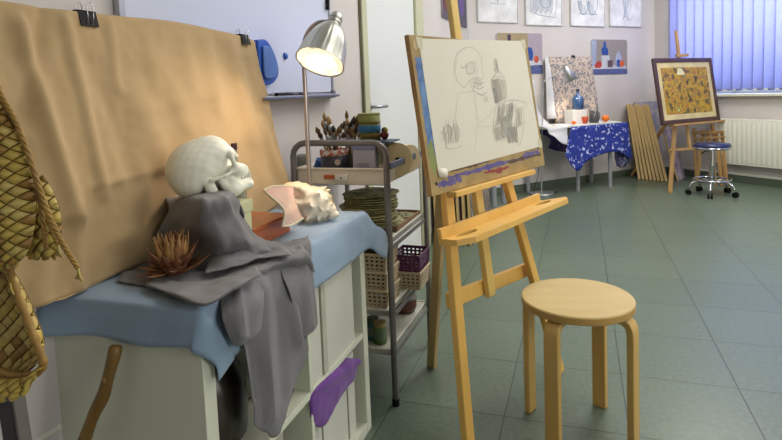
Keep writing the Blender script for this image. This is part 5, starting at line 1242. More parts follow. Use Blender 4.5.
# ---- skull
def skull_field(X, Y, Z):
    Ya = np.abs(Y)
    d = ell(X, Y, Z, (-1.6, 0, 3.0), (8.3, 6.7, 6.6)); d = su(d, ell(X, Y, Z, (3.4, 0, 3.2), (4.9, 5.2, 5.0)), 2.2)
    d = su(d, ell(X, Y, Z, (-5.2, 0, .2), (4.6, 5.4, 4.4)), 2.0)
    d = su(d, ell(X, Y, Z, (1.5, 0, -2.4), (5.0, 3.8, 3.2)), 1.5)
    d = ss(d, ell(X, Ya, Z, (4.6, 7.2, .6), (3.6, 1.9, 3.4)), 1.2)                # temple hollow
    d = su(d, cap(X, Ya, Z, (7.9, .6, 1.7), (6.8, 4.6, 1.6), .85, .75), 1.0)      # brow ridge
    d = su(d, cap(X, Ya, Z, (6.9, 4.7, 1.4), (6.3, 5.2, -1.6), .7), .7)
    d = su(d, cap(X, Y, Z, (8.1, 0, 1.4), (9.0, 0, -1.2), .7, .55), .8)           # nasal bone
    d = su(d, ell(X, Ya, Z, (6.0, 3.6, -3.0), (2.3, 2.2, 1.9)), 1.0)              # cheekbone
    d = su(d, ell(X, Y, Z, (6.7, 0, -4.5), (3.2, 3.0, 2.7)), 1.1)                 # upper jaw
    d = su(d, cap(X, Ya, Z, (6.2, 5.1, -2.5), (2.6, 6.5, -2.4), .62, .5), .5); d = su(d, cap(X, Ya, Z, (2.6, 6.5, -2.4), (-.9, 6.2, -1.5), .5, .6), .6)
    d = su(d, ell(X, Ya, Z, (-2.2, 5.6, -3.6), (1.5, 1.0, 2.2)), .8)              # mastoid
    d = ss(d, ell(X, Ya, Z, (8.1, 3.0, -.6), (3.0, 1.95, 1.75)), .5)              # orbits
    d = ss(d, ell(X, Y, Z, (9.2, 0, -2.7), (2.2, 1.15, 1.6)), .4)                 # nose
    # lower jaw
    j = cap(X, Ya, Z, (1.0, 5.2, -3.0), (2.0, 4.7, -7.2), .8, 1.2); j = su(j, ell(X, Ya, Z, (2.7, 4.7, -5.9), (2.3, .95, 3.2)), .8); j = su(j, cap(X, Ya, Z, (2.6, 4.6, -7.2), (7.2, 1.5, -8.6), 1.45, 1.5), .9)
    j = su(j, ell(X, Y, Z, (3.6, 0, -4.6), (3.4, 3.9, 3.0)), .8)
    j = su(j, cap(X, Ya, Z, (3.4, 5.0, -4.2), (3.0, 4.8, -7.6), .5, .9), .8)
    j = su(j, ell(X, Y, Z, (7.6, 0, -9.0), (1.4, 2.0, 1.5)), .9)
    j = su(j, cap(X, Ya, Z, (4.2, 3.6, -7.2), (7.8, .6, -7.7), .9), .8)
    d = su(d, j, .35)
    return d+.05*np.sin(X*1.9)*np.sin(Y*2.3+Z*1.7)
vs, fs = nets(skull_field, (-12, -8.6, -12), (11.6, 8.6, 11), .30)
q = C_(207.5, 166, .19); print('skull', q)
m_pl = mat('skull_plaster', (240, 240, 226), .62, (232, 232, 216), 10, bump=.25, bscale=120)
wq = CAB @ V(.19, q.y, q.z)
sk = thing('skull', 'white plaster skull in profile resting on grey cloth', 'skull', Matrix.Translation(wq) @ Matrix.Rotation(radians(29), 4, 'Z') @ Matrix.Rotation(radians(-27), 4, 'Y'))
S_ = .0091; OFF = Vector((-.7, 0, -1.2))
g = MB().add([(Vector(p)+OFF)*S_ for p in vs], fs); sko = g.build('cranium', m_pl, sk, smooth=True)
k_ = sko.modifiers.new('smooth', 'SMOOTH'); k_.factor = .5; k_.iterations = 3
g = MB()
for row, zc_, x0_, h_ in ((0, -6.3, 9.0, .6), (1, -7.35, 8.8, .55)):
    for i in range(14):
        a = (i-6.5)/6.5; xx = x0_-3.9*abs(a)**1.9; yy = 3.1*a*(1-.12*abs(a)) ; 
        g.ball((Vector((xx+.35, yy, zc_))+OFF)*S_, (.40*S_, .30*S_, (h_+.12)*S_), 10)
g.build('teeth', mat('skull_teeth_plaster', (214, 214, 200), .5), sk, smooth=True)

# ---- grey cloth: tent over the box, spread on the table, hanging over the front
def at(px, py, x=None, z=None): return meet(CAB, px, py, x=x, z=z)
ztb = ZT+.008
A1 = [
 [at(182, 199, z=.884)+V(-.05, 0, 0), at(195, 196, z=.882)+V(-.05, 0, 0), at(207, 194, z=.882)+V(-.05, 0, 0), at(219, 191, z=.882)+V(-.05, 0, 0), at(231, 189, z=.882)+V(-.05, 0, 0), at(241, 190, z=.882)+V(-.05, 0, 0), at(248, 196, z=.86)+V(-.05, 0, 0)],
 [at(168, 212, x=.12), at(186, 203, x=.20), at(203, 198.5, x=.28), at(217, 196.5, x=.29), at(229, 194.5, x=.29), at(234.5, 196, x=.29), at(237, 203, x=.29)],
 [at(157, 232, x=.10), at(177, 230, x=.17), at(198, 227, x=.27), at(216, 222, x=.31), at(234, 219, x=.31), at(243, 219, x=.30), at(248, 230, x=.29)],
 [at(140, 258, z=ztb), at(166, 252, x=.085), at(197, 256, x=.20), at(219, 250, x=.31), at(240, 242, x=.34), at(255, 239, x=.33), at(265, 241, x=.31)],
 [at(122, 274, z=ztb), at(152, 274, z=ztb), at(188, 274, z=ztb+.006), at(222, 266, z=ztb+.004), at(248, 257, z=ztb+.01), at(272, 252, z=ztb+.008), at(294, 243, z=ztb)],
 [at(118, 280, z=ztb), at(147, 285, z=ztb), at(186, 295, z=ztb+.003), at(222, 288, z=ztb+.008), at(249, 273, z=ztb+.006), at(280, 262, z=ztb+.006), at(309, 254, z=ztb-.003)],
 [at(119, 282, z=ztb-.004), at(150, 288, z=ztb-.004), at(198, 304, z=ztb-.003), at(224, 296, z=ztb-.003), at(254, 279, x=.405), at(287, 270, x=.41), at(315, 272, x=.412)],
]
def ridged(G_, rid, frm=None):
    n_, m_ = len(G_), len(G_[0])
    for i in range(n_):
        for j in range(m_):
            p = G_[i][j]; px, py = cam_px(p); o = 0
            for (a0, b0, a1, b1, w, amp) in rid:
                dx, dy = a1-a0, b1-b0; t = max(0, min(1, ((px-a0)*dx+(py-b0)*dy)/(dx*dx+dy*dy))); d = sqrt((px-a0-t*dx)**2+(py-b0-t*dy)**2)
                o += amp*max(0, 1-d/w)*(1 if .02 < t < .98 else .6)
            p.x += o; p.z += o*.35
    return G_
G1 = cr(A1, 10)
G1 = ridged(G1, [(219, 196, 246, 250, 11, .016), (186, 203, 166, 250, 10, .008), (205, 270, 262, 252, 5, .012), (262, 252, 300, 250, 5, .008), (202, 210, 214, 262, 9, -.007), (236, 200, 262, 240, 7, .006),
                 (150, 284, 210, 284, 6, .006), (210, 284, 262, 268, 5, .008), (250, 225, 300, 262, 8, .007), (170, 276, 200, 292, 6, -.004)])
G1 = wrinkle(G1, .0035, 26, 7)
G1 = wrinkle(G1, .003, 55, 17, (1, 1, .4))
A2 = [
 [V(.33, .12, ztb+.001), V(.34, .17, ztb+.002), V(.34, .24, ztb+.002), V(.34, .31, ztb+.002), V(.34, .38, ztb+.002), V(.34, .45, ztb+.001)],
 [V(.392, .12, ztb+.002), V(.395, .17, ztb+.002), V(.396, .22, ztb+.002), V(.396, .29, ztb+.002), V(.396, .36, ztb+.002), V(.394, .44, ztb)],
 [at(232, 314, x=.418), at(243, 308, x=.422), at(258, 304, x=.424), at(276, 296, x=.422), at(293, 290, x=.424), at(309, 290, x=.416)],
 [at(242, 342, x=.420), at(250, 340, x=.426), at(264, 336, x=.432), at(279, 330, x=.426), at(293, 326, x=.432), at(304, 326, x=.424)],
 [at(250, 378, x=.420), at(260, 378, x=.425), at(271, 375, x=.434), at(284, 370, x=.428), at(298, 362, x=.424), at(309, 350, x=.416)],
 [at(253, 404, x=.418), at(262, 406, x=.424), at(271, 404, x=.432), at(281, 399, x=.428), at(291, 391, x=.422), at(300, 376, x=.416)],
 [at(253.5, 424, x=.416), at(260, 430, x=.420), at(267, 433, x=.428), at(274, 438, x=.424), at(282, 430, x=.42), at(287, 402, x=.416)],
]
G2 = wrinkle(ridged(cr(A2, 10), [(262, 285, 272, 425, 9, .012), (286, 280, 300, 345, 8, .012), (248, 320, 256, 400, 7, -.008), (278, 300, 284, 400, 7, -.006)]), .005, 18, 21, (1, 1, .35))
B1 = [
 [V(.35, .10, ztb+.004), V(.355, .14, ztb+.005), V(.36, .19, ztb+.006), V(.36, .26, ztb+.006), V(.36, .31, ztb+.004)],
 [at(222, 301, x=.398), at(230, 294, x=.402), at(237, 287, x=.404), at(250, 281, x=.404), at(262, 275, x=.402)],
 [at(225, 318, x=.428), at(234, 313, x=.436), at(240, 308, x=.436), at(253, 302, x=.438), at(264, 297, x=.434)],
 [at(232, 341, x=.430), at(239, 337, x=.440), at(244, 331, x=.438), at(254, 326, x=.442), at(262, 321, x=.436)],
 [at(235, 347, x=.428), at(241, 346, x=.436), at(246, 342, x=.436), at(254, 338, x=.440), at(261, 329, x=.434)],
]
G3 = wrinkle(cr(B1, 8), .005, 22, 33, (1, 1, .4))
B2 = [
 [V(.36, .40, ztb+.004), V(.36, .435, ztb+.004), V(.36, .465, ztb+.002), V(.36, .495, ztb)],
 [at(281, 266, x=.404), at(292, 260, x=.404), at(303, 256, x=.404), at(311, 258, x=.402)],
 [at(289, 292, x=.436), at(298, 288, x=.438), at(308, 288, x=.434), at(316, 290, x=.424)],
 [at(298, 320, x=.434), at(305, 318, x=.438), at(312, 316, x=.432), at(318, 318, x=.422)],
 [at(303, 338, x=.430), at(308, 336, x=.434), at(313, 331, x=.430), at(318, 324, x=.422)],
]
G4 = wrinkle(cr(B2, 8), .005, 22, 45, (1, 1, .4))
G3 = ridged(G3, [(236, 286, 243, 340, 8, .010), (222, 300, 230, 345, 6, -.006)]); G4 = ridged(G4, [(303, 258, 311, 330, 6, .010)])
m_grey = mat('grey_cotton', (118, 117, 120), .85, (107, 106, 109), 8, bump=.3, bscale=260, sheen=.15)
G5 = wrinkle(cr([[at(209, 258, x=.275), at(225, 254, x=.315), at(243, 250, x=.335), at(262, 246, x=.335), at(285, 247, z=ztb+.016)],
            [at(206, 266, x=.285), at(224, 262, x=.335), at(243, 257, x=.348), at(262, 252, x=.345), at(289, 251, z=ztb+.019)],
            [at(205, 272, z=ztb+.020), at(224, 269, z=ztb+.020), at(244, 263, z=ztb+.022), at(263, 257, z=ztb+.022), at(292, 255, z=ztb+.018)]], 8), .003, 40, 3)
G6 = wrinkle(cr([[at(150, 278, z=ztb+.007), at(180, 281, z=ztb+.010), at(206, 282, z=ztb+.012), at(232, 275, z=ztb+.014), at(256, 266, z=ztb+.014)],
            [at(146, 284, z=ztb+.010), at(176, 293, z=ztb+.017), at(204, 301, z=ztb+.018), at(232, 287, z=ztb+.020), at(260, 272, z=ztb+.016)],
            [at(147, 286, z=ztb+.005), at(176, 297, z=ztb+.010), at(205, 306, z=ztb+.010), at(233, 291, z=ztb+.012), at(262, 275, z=ztb+.010)]], 8), .003, 40, 13)
gc = MB().grid(G5).grid(G6).grid(G1).grid(G2).grid(G3).grid(G4).build('grey_cloth', m_grey, smooth=True, solid=.0016, fr=CAB)
tag(gc, 'dark grey cloth spread from under the skull and hanging over the cabinet front', 'cloth')

# ---- dried flower head
q = at(174, 272, z=ztb+.01); print('flower', q)
FL = CAB @ Matrix.Translation((q.x, q.y, ztb+.003)) @ Matrix.Scale(1.12, 4)
flw = thing('dried_flower_head', 'dried brown artichoke-like flower head with curling spiky bracts', 'flower', FL)
m_br = [mat('bract_brown', (130, 84, 58), .6, (92, 58, 42), 40), mat('bract_rust', (150, 104, 64), .6, (112, 72, 44), 40), mat('bract_gold', (184, 144, 88), .6, (142, 104, 58), 40)]
MB().lathe([(.001, .002), (.02, .004), (.027, .02), (.027, .04), (.022, .062), (.001, .066)], n=20).build('flower_core', m_br[0], flw, smooth=True)
random.seed(5)
def bract(a, r0, z0, ln_, tiltd, w, curl, mt, nm):
    u = Vector((cos(a), sin(a), 0)); s_ = Vector((-sin(a), cos(a), 0)); n = 7; rows = []
    p = u*r0+Vector((0, 0, z0)); ang = radians(tiltd)
    for i in range(n+1):
        t = i/n; ww_ = w*(sin(pi*min(1, t*.85+.22))**.8)*(1-t**3)+.0006; dn = (u*cos(ang)+Vector((0, 0, sin(ang)))); nn = (u*sin(ang)*-1+Vector((0, 0, cos(ang))))
        rows.append([p-s_*ww_+nn*ww_*.45, p, p+s_*ww_+nn*ww_*.45]); p = p+dn*ln_/n; ang += radians(curl)/n
    MB().grid(rows).build(nm, mt, flw, smooth=True, solid=.0016)
for i in range(12): bract(2*pi*i/12+.1, .026, .010, .044+random.uniform(-.004, .008), random.uniform(-2, 14), .011, random.uniform(20, 50), m_br[i % 2], 'outer_bract')
for i in range(12): bract(2*pi*i/12+.35, .026, .020, .045+random.uniform(-.004, .004), random.uniform(38, 56), .011, random.uniform(10, 30), m_br[(i+1) % 2], 'middle_bract')
for i in range(22): bract(2*pi*i/22, .027, .026, .054+random.uniform(-.006, .006), random.uniform(80, 91), .0105, random.uniform(-14, 12), m_br[2 if i % 4 else 1], 'inner_bract')
for i in range(11): bract(2*pi*i/11, .015, .050, .036+random.uniform(-.006, .004), random.uniform(82, 94), .005, random.uniform(-20, 20), m_br[1 if i % 2 else 2], 'inner_bract')

# ---- wooden box and conch shell
m_orw = mat('orange_varnished_wood', (196, 104, 44), .32, (166, 80, 32), 5, (3, .25, 3), .25, coat=.3)
oc = at(262, 228, z=.785); ot = at(299, 222, z=.785); print('orange', oc, ot)
ob = thing('wooden_box', 'orange varnished wooden box lying under the edge of the conch shell', 'box', CAB @ Matrix.Translation((.10, ye+.008, ZT+.0035)))
ow, ol = .175, .185
MB().box((0, 0, 0), (ow, ol, .040)).build('box_body', m_orw, ob, bevel=.002)
MB().box((-.002, -.002, .0405), (ow+.002, ol+.002, .052)).build('box_lid', m_orw, ob, bevel=.002)

def shell_field(X, Y, Z):
    # units cm; long axis x: spire at +x, siphonal end at -x
    d = ell(X, Y, Z, (0, 0, 0), (6.8, 4.2, 4.2)); d = su(d, ell(X, Y, Z, (3.8, 0, .2), (4.2, 4.6, 4.6)), 1.6)
    for x0, r in ((6.2, 3.4), (7.6, 2.5), (8.8, 1.7), (9.8, 1.0)): d = su(d, ell(X, Y, Z, (x0, 0, .2), (1.0, r, r)), .35)
    for i in range(9):
        a = 2*pi*i/9+.4; c, s_ = cos(a), sin(a); R_ = 4.3
        d = su(d, cap(X, Y, Z, (3.9, R_*c, R_*s_), (4.9, (R_+1.8)*c, (R_+1.8)*s_), 1.0, .16), .9)
    for i in range(8):
        a = 2*pi*i/8; c, s_ = cos(a), sin(a)
        d = su(d, cap(X, Y, Z, (6.3, 3.0*c, 3.0*s_), (7.1, 4.2*c, 4.2*s_), .65, .12), .5)
    for i in range(7):
        a = 2*pi*i/7+.3; c, s_ = cos(a), sin(a)
        d = su(d, cap(X, Y, Z, (7.7, 2.1*c, 2.1*s_), (8.3, 2.9*c, 2.9*s_), .45, .1), .4)
    d = su(d, cap(X, Y, Z, (-4, 0, -.4), (-8.2, .4, -1.2), 1.9, .7), 1.2)
    d = d+.10*np.sin(X*2.6+.6*np.arctan2(Z, Y))
    d = ss(d, ell(X, Y, Z, (-1.8, -3.8, .4), (3.4, 1.2, 1.8)), .6)    # the aperture
    return d
vs, fs = nets(shell_field, (-10, -7.6, -7.6), (11.4, 7.6, 7.6), .26)
m_shell = mat('shell_outer', (226, 206, 168), .5, scale=.55*100/8, detail=5, ramp=[(.30, (206, 160, 106)), (.42, (226, 202, 158)), (.55, (236, 226, 204)), (.75, (240, 234, 222))], bump=.25, bscale=90)
m_pink = mat('shell_pink', (240, 208, 188), .25, (236, 184, 164), 10, coat=.4)
q = at(303, 199.5, x=.245); print('shell', q)
wq = CAB @ V(.245, q.y, q.z)
SHM = Matrix.Translation(wq) @ Matrix.Rotation(radians(-16), 4, 'Z') @ Matrix.Rotation(radians(24), 4, 'Y') @ Matrix.Rotation(radians(-18), 4, 'X')
sh = thing('conch_shell', 'spiky cream conch shell with pink flared lip on the blue cloth', 'shell', SHM)
S2 = .0118
shb = MB().add([Vector(p)*S2 for p in vs], fs).build('shell_whorl', m_shell, sh, smooth=True)
k_ = shb.modifiers.new('smooth', 'SMOOTH'); k_.factor = .5; k_.iterations = 2
toS = SHM.inverted() @ CAB
rows = [[toS @ at(a, b, x=c) for a, b, c in r_] for r_ in (
    ((294, 187, .250), (294, 194, .262), (296, 202, .280), (299, 210, .295), (303, 218, .300)),
    ((287, 186, .245), (288, 194, .270), (292, 203, .295), (295, 212, .310), (297, 222, .310)),
    ((279, 186, .240), (282, 194, .275), (288, 203, .305), (291, 213, .322), (291, 225, .318)),
    ((271, 187, .236), (276, 195, .280), (284, 204, .312), (288, 213, .330), (286, 226, .325)),
    ((264, 190, .235), (271, 197, .290), (280.5, 205, .320), (285, 213.5, .335), (282, 226, .330)))]
MB().grid(cr(rows, 5)).build('flared_lip', m_pink, sh, smooth=True, solid=.004)
R5 = cr(rows, 5)
MB().tube([r_[0] for r_ in R5]+[p for p in R5[-1][1:]]+[r_[-1] for r_ in R5[::-1][1:]], .0032, 8).build('lip_edge', mat('shell_cream_edge', (238, 226, 196), .4), sh, smooth=True)
MB().ball(V(-.022, -.028, .004), (.030, .008, .014), 16).build('aperture_lining', m_pink, sh, smooth=True)

# ---- stick leaning against the cabinet side
SF = CAB
pts = [(116, 345), (114, 356), (108, 378), (103, 396), (95, 412), (88, 430), (80, 452)]
pp = [meet(CAB, a, b, y=-.022-.004*i*1.6) for i, (a, b) in enumerate(pts)]
d_ = (pp[-1]-pp[-2]); last = pp[-1].copy(); 
while last.z > .03: last = last+Vector((d_.x*.75 if last.x > .06 else 0, -.016, d_.z*.9)); pp.append(last.copy())
pp[-1].z = .012
sp_ = spl([(p.x, p.y, p.z) for p in pp], 4)
MBs = MB().tube(sp_, [.0122+.0009*sin(i*.6) if i else .009 for i in range(len(sp_))], 14)
m_stick = mat('brown_bark', (140, 108, 50), .42, (98, 72, 32), 16, (1, 1, .5), .2, .4, 80)
sto = thing('wooden_stick', 'knobbly brown wooden stick leaning against the side of the cabinet', 'stick', CAB)
MBs.build('stick_shaft', m_stick, sto, smooth=True)
for i in (8, 15, 22, 30): MB().ball(sp_[min(i, len(sp_)-1)]+V(0, -.006, 0), (.007, .007, .010), 10).build('knot', mat('pale_knot', (158, 126, 68), .5), sto, smooth=True)

# ---- dark post with woven bast shoes
SH_ = frame((-.55, .80), 109)
def S_at(px, py, x=0): return meet(SH_, px, py, x=x)
P0 = S_at(12, 410, -.045); P1 = S_at(-38, 90, -.045); dd = (P1-P0).normalized()
foot_ = P0-dd*(P0.z/dd.z); topp = P0+dd*((1.65-P0.z)/dd.z)
po = thing('dark_post', 'dark wooden easel leg rising at the left edge behind the woven shoes', 'post', SH_)
MB().bar(foot_, topp, .034, .022, (1, 0, 0)).build('post_shaft', mat('black_stained_wood', (44, 44, 48), .5, (30, 30, 34), 12), po, bevel=.002)
e0_ = foot_+Vector((0, .0195, 0)); e1_ = topp+Vector((0, .0195, 0))
MB().bar(e0_, e1_, .005, .02, (1, 0, 0)).build('edge_strip', mat('grey_edge', (110, 104, 100), .5), po)
pegp = P0+dd*((1.30-P0.z)/dd.z)
MB().cyl(pegp, pegp+Vector((.10, 0, .01)), .006, n=10).build('peg', m_ew, po)
m_bast = [mat('bast_straw', (204, 180, 92), .5, (172, 146, 62), 30), mat('bast_dark', (170, 134, 62), .55, (132, 98, 42), 30), mat('bast_light', (206, 188, 112), .5, (182, 156, 82), 30)]
def weave(fn, nu, nv, puff, back=.004):
    """diagonal plaited strips over surface fn(u,v)->(point, normal); returns per-tone builders"""
    out = [MB(), MB(), MB()]; base = MB()
    for i in range(-nv, nu+nv):
        for j in range(0, nu+2*nv):
            cu = (i+j*.5)/nu*1.0; cv = (j*.5)/nv
            if not (0 <= cu <= 1 and 0 <= cv <= 1): continue
            hu, hv = .5/nu, .5/nv; rows = []
            for a in range(5):
                row = []
                for b in range(5):
                    s_, t_ = a/2-1, b/2-1
                    uu = cu+(s_-t_)*.5*hu*.9; vv = cv+(s_+t_)*.5*hv*.9
                    uu = min(1, max(0, uu)); vv = min(1, max(0, vv)); p, n = fn(uu, vv)
                    h_ = puff*((1-s_**4)*(1-t_**4)) + puff*.25*(s_ if (i+j) % 2 else t_)
                    row.append(p+n*h_)
                rows.append(row)
            out[random.choice((0, 0, 0, 1, 2, 2))].grid(rows)
    R_ = [[fn(a/16, b/24)[0]-fn(a/16, b/24)[1]*back*.9 for a in range(17)] for b in range(25)]
    base.grid(R_); return out, base
def outline_fn(cx_, prof, y0, y1, depth, x0):
    def fn(u, v):
        py = y0+(y1-y0)*v; k_ = v*(len(prof)-1); i = min(int(k_), len(prof)-2); f_ = k_-i
        l = prof[i][0]*(1-f_)+prof[i+1][0]*f_; r = prof[i][1]*(1-f_)+prof[i+1][1]*f_
        px = l+(r-l)*u; a = (u-.5)*2; bulge = sqrt(max(0, 1-a*a))*sqrt(max(.02, 1-(2*v-1)**4))
        p = S_at(px, py, x0); p = p.copy(); p.x = x0+depth*bulge
        n = Vector((1, a*.9, -(2*v-1)**3*.5)).normalized(); return p, n
    return fn
def shoe(name, lab, fn, nu, nv, puff, par=None):
    out, base = weave(fn, nu, nv, puff); t = thing('woven_shoe', lab, 'shoe', SH_, 'woven bast shoes hanging at the left edge') if False else thing('woven_shoe', lab, 'shoe', SH_)
    o = base.build('gap_backing', mat('bast_shadow_lining', (122, 96, 48), .7), t, smooth=True)  # backing sheet; shade in the plaiting gaps is put into its dark colour
    comb = MB(); fm = []
    for i, g in enumerate(out):
        comb.add(g.v, g.f); fm += [i]*len(g.f)
    me = bpy.data.meshes.new(name); me.from_pydata(comb.v, [], comb.f)
    for q_ in m_bast: me.materials.append(q_)
    for p, i in zip(me.polygons, fm): p.material_index = i; p.use_smooth = True
    w_ = bpy.data.objects.new(name, me); COL.objects.link(w_); w_.parent = t; return t
profA = [(-30, 1), (-36, 10), (-42, 20), (-46, 28), (-48, 33), (-49, 35), (-48, 36), (-46, 35), (-40, 31), (-26, 18)]
shA = shoe('woven_sole', 'large woven bast shoe, its plaited sole facing out, upper left edge', outline_fn(0, profA, 88, 266, .035, .03), 7, 15, .0048)
profB = [(22, 44), (24, 52), (26, 58), (27, 61), (28, 62), (28, 61), (32, 56)]
shB = shoe('woven_toe', 'toe of a second woven bast shoe showing behind the cords', outline_fn(0, profB, 176, 258, .016, .000), 3, 6, .0045)
# lower shoe with its opening
profC = [(-34, 8), (-38, 14), (-42, 22), (-44, 29), (-46, 36), (-46, 41), (-40, 38), (-22, 22)]
shC = shoe('woven_interior', 'lower woven bast shoe hanging toe down with its opening showing', outline_fn(0, profC, 268, 378, -.03, .02), 6, 8, .004)
rim = [S_at(a, b, .026) for a, b in ((-34, 262), (4, 264), (12, 280), (20, 300), (29, 324), (37, 345), (43, 360), (42, 368), (34, 374), (18, 376), (2, 372), (-16, 362))]
MB().tube(spl(rim, 4), [.0055+.0012*sin(i*2.1) for i in range(len(spl(rim, 4)))], 10).build('rolled_rim', m_bast[1], shC, smooth=True)
def toe_fn(u, v):
    a = -1+2*u; px = -22+67*u; py = 372+ (1-abs(a)**2.2)*3+v*24*(1-.35*abs(a)**3) - (6 if u > .9 else 0)*u
    if u > .75: px = -22+67*u-6*v*(u-.75)*4
    p = S_at(px, py-6*u*v, .03); p.x = .028+.03*sin(pi*min(1, .15+v*.7))*(1-.6*abs(a)**3); return p, Vector((1, a*.5, -.5+.6*(1-v))).normalized()
out, base = weave(toe_fn, 6, 2, .004); comb = MB()
for g in out: comb.add(g.v, g.f)
comb.build('toe_cap', m_bast[0], shC, smooth=True); base.build('toe_lining', m_bast[1], shC, smooth=True, solid=.002)
# cords
def cord(pts, r, lab, x=.035, fray=True):
    P_ = spl([S_at(a, b, x) for a, b in pts], 8); N = len(P_); t = thing('braided_cord', lab, 'cord', SH_); g = MB()
    for ph in (0, 2*pi/3, 4*pi/3):
        Q = []
        for i, p in enumerate(P_):
            a = i*1.15+ph; d = (P_[min(i+1, N-1)]-P_[max(i-1, 0)]).normalized(); s_ = d.cross(Vector((1, 0, 0))).normalized(); Q.append(p+(s_*cos(a)+Vector((1, 0, 0))*sin(a))*r*.6)
        g.tube(Q, r*.62, 6)
    g.build('braid', m_bast[1], t, smooth=True)
    if fray:
        e_ = P_[-1]; g = MB()
        for s_ in (-1, -.3, .5, 1.1): g.tube([e_, e_+Vector((.002*s_, .004*s_, -.010)), e_+Vector((.003*s_, .009*s_, -.016))], .0012, 5)
        g.build('frayed_end', m_bast[2], t, smooth=True)
    return t
cord([(-14, 50), (0, 92), (14, 118), (26, 148), (40, 190), (52, 222), (64, 246), (78, 268)], .0034, 'longest braided straw cord ending in a frayed tip on the drape', .04)
cord([(-16, 60), (0, 100), (20, 130), (33, 165), (40, 200), (44, 232), (46, 250)], .0030, 'braided straw cord running down beside the sole of the upper woven shoe', .036, False)
cord([(-16, 66), (2, 110), (24, 150), (36, 190), (50, 225), (58, 245)], .0028, 'thin braided straw cord hanging between the two longer cords', .030)
cord([(2, 252), (6, 262), (12, 270), (10, 282)], .003, 'short straw tie between the upper and lower woven shoes', .034)

# ================================================================== READING LAMP OVER THE STILL LIFE
LY = 1.905
def L_at(px, py, dep=LY): 
    d = ray(px, py); return EYEP+d*(dep/d.y)
pb = L_at(309, 180); px_, py_ = pb.x, pb.y
fl_ = Matrix.Translation((px_, py_, 0))
rl = thing('reading_lamp', 'lit silver reading lamp with ribbed shade over the still life', 'lamp', fl_)
def RL(v): return Vector(v)-Vector((px_, py_, 0))
MB().lathe([(.001, 0), (.078, 0), (.082, .006), (.076, .016), (.014, .022), (.010, .04), (.001, .04)], n=32).build('lamp_base', m_chrome, rl, smooth=True)
tp = L_at(304, 66); m_pole = mat('brushed_steel', (196, 184, 180), .3, metal=.85)
MB().cyl((0, 0, .03), RL(tp), .0075, n=14).build('pole', m_pole, rl, smooth=False)
dep = 1.70
oc_ = EYEP+ray(320, 62)*dep
ax = (RT*(-.26)+UP*(-.965))*.90 + (-FW)*.43; ax.normalize()
LNs = .155; capc = oc_-ax*LNs
q4 = Vector((0, 0, 1)).rotation_difference(ax).to_matrix().to_4x4()
SHD = fl_.inverted() @ Matrix.Translation(capc) @ q4
R0_ = .0765
pr_ = [(.020, -.022), (.022, .0), (.0215, .006), (.024, .012), (.035, .022), (.050, .045), (.062, .075), (.070, .11), (R0_, LNs)]
m_shade = mat('brushed_shade_metal', (196, 197, 190), .36, metal=.75)
def ribs(t, z): return 1+(.018*cos(26*t)*min(1, max(0, (z-.015)*12)) if z < LNs-.02 else 0)
MB().lathe([(r, z) for r, z in pr_]+[(R0_+.001, LNs+.002), (R0_-.002, LNs)], n=104, M=SHD, wob=ribs).build('lamp_shade', m_shade, rl, smooth=True)
MB().lathe([(r-.003, z) for r, z in pr_[3:]], n=48, M=SHD).build('shade_lining', mat('white_lining', (245, 242, 235), .5), rl, smooth=True)
MB().lathe([(.001, -.040), (.012, -.038), (.018, -.030), (.0205, -.028), (.0205, -.020), (.023, -.018), (.023, -.010), (.0205, -.008), (.0205, -.002), (.023, 0), (.023, .006)], n=28, M=SHD).build('lamp_socket', m_shade, rl, smooth=True)
bulb = MB().lathe([(.012, .03), (.014, .05), (.026, .075), (.034, .10), (.032, .120), (.020, .135), (.0005, .141)], n=24, M=SHD).build('bulb', glow('lit_bulb', (255, 238, 212), 130), rl, smooth=True)
nk = [RL(tp), RL(L_at(303, 55)), RL(L_at(304, 42, 1.86)), RL(L_at(309, 30, 1.82)), RL(L_at(318, 22.5, 1.80)), RL(EYEP+ray(329, 21)*1.78), SHD @ Vector((0, 0, -.03))]
MB().tube(spl(nk, 5), .0065, 10).build('bent_neck', m_pole, rl, smooth=True)

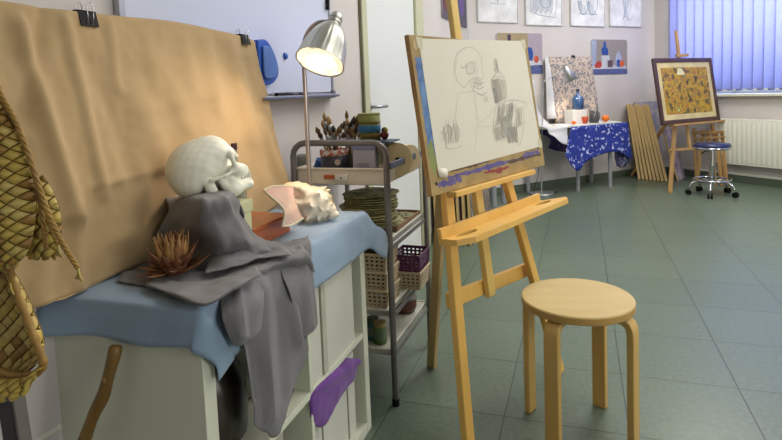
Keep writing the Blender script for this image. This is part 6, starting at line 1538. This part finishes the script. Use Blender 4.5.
# ================================================================== LIGHT
def light(kind, name, loc, e, col=(1, 1, 1), **kw):
    l = bpy.data.lights.new(name, kind); l.energy = e; l.color = col
    for k_, v_ in kw.items(): setattr(l, k_, v_)
    o = bpy.data.objects.new(name, l); COL.objects.link(o); o.location = loc; return o
bl_pos = fl_ @ (SHD @ Vector((0, 0, LNs-.004)))
lo_ = light('SPOT', 'reading_lamp_light', bl_pos, 18, (1, .80, .60), shadow_soft_size=.03, spot_size=radians(164), spot_blend=1.0)
lo_.rotation_euler = ax.to_track_quat('-Z', 'Y').to_euler()
lo_ = light('SPOT', 'far_lamp_light', FAR_LAMP, 5, (1, .84, .64), shadow_soft_size=.02, spot_size=radians(120), spot_blend=.5)
lo_.rotation_euler = (FAR_AX+Vector((-.1, .25, 0))).to_track_quat('-Z', 'Y').to_euler()
def area(name, loc, sx, sy, e, col, target=None):
    o = light('AREA', name, loc, e, col, shape='RECTANGLE', size=sx, size_y=sy)
    if target is not None: o.rotation_euler = (Vector(target)-Vector(loc)).to_track_quat('-Z', 'Y').to_euler()
    return o
for i, (x, y) in enumerate(((1.6, 1.2), (1.8, 3.6), (3.8, 2.2), (3.0, 4.9), (.9, 2.5))):  # unseen lights under the ceiling; the last is added to brighten the left side
    area('unseen_ceiling_light', (x, y, HC-.03), .6, 1.2, (16, 32, 40, 36, 20)[i], (1, .96, .88))
# daylight coming through the blind
wc = WW @ Vector((-.1, (wy0+WY1)/2, (wz0+WZ1)/2)); wn = WW.to_3x3() @ Vector((1, 0, 0))
area('window_daylight', wc, WY1-wy0-.1, WZ1-wz0-.1, 44, (.68, .75, 1.0), wc+wn)
area('rear_fill_light', (3.6, -2.3, 1.9), 4.0, 1.8, 120, (1, .97, .91), (.4, 2.0, .8))  # added fill from behind the camera, brightens the fronts; no window stands there
w = bpy.data.worlds.new('world'); SC.world = w; w.use_nodes = True; nt = w.node_tree; bg = nt.nodes['Background']
bg.inputs[0].default_value = (.62, .72, 1.0, 1); bg.inputs[1].default_value = 1.0
SC.view_settings.view_transform = 'Standard'; SC.view_settings.look = 'None'; SC.view_settings.gamma = 1; SC.view_settings.use_curve_mapping = False
SC.view_settings.exposure = 0.16
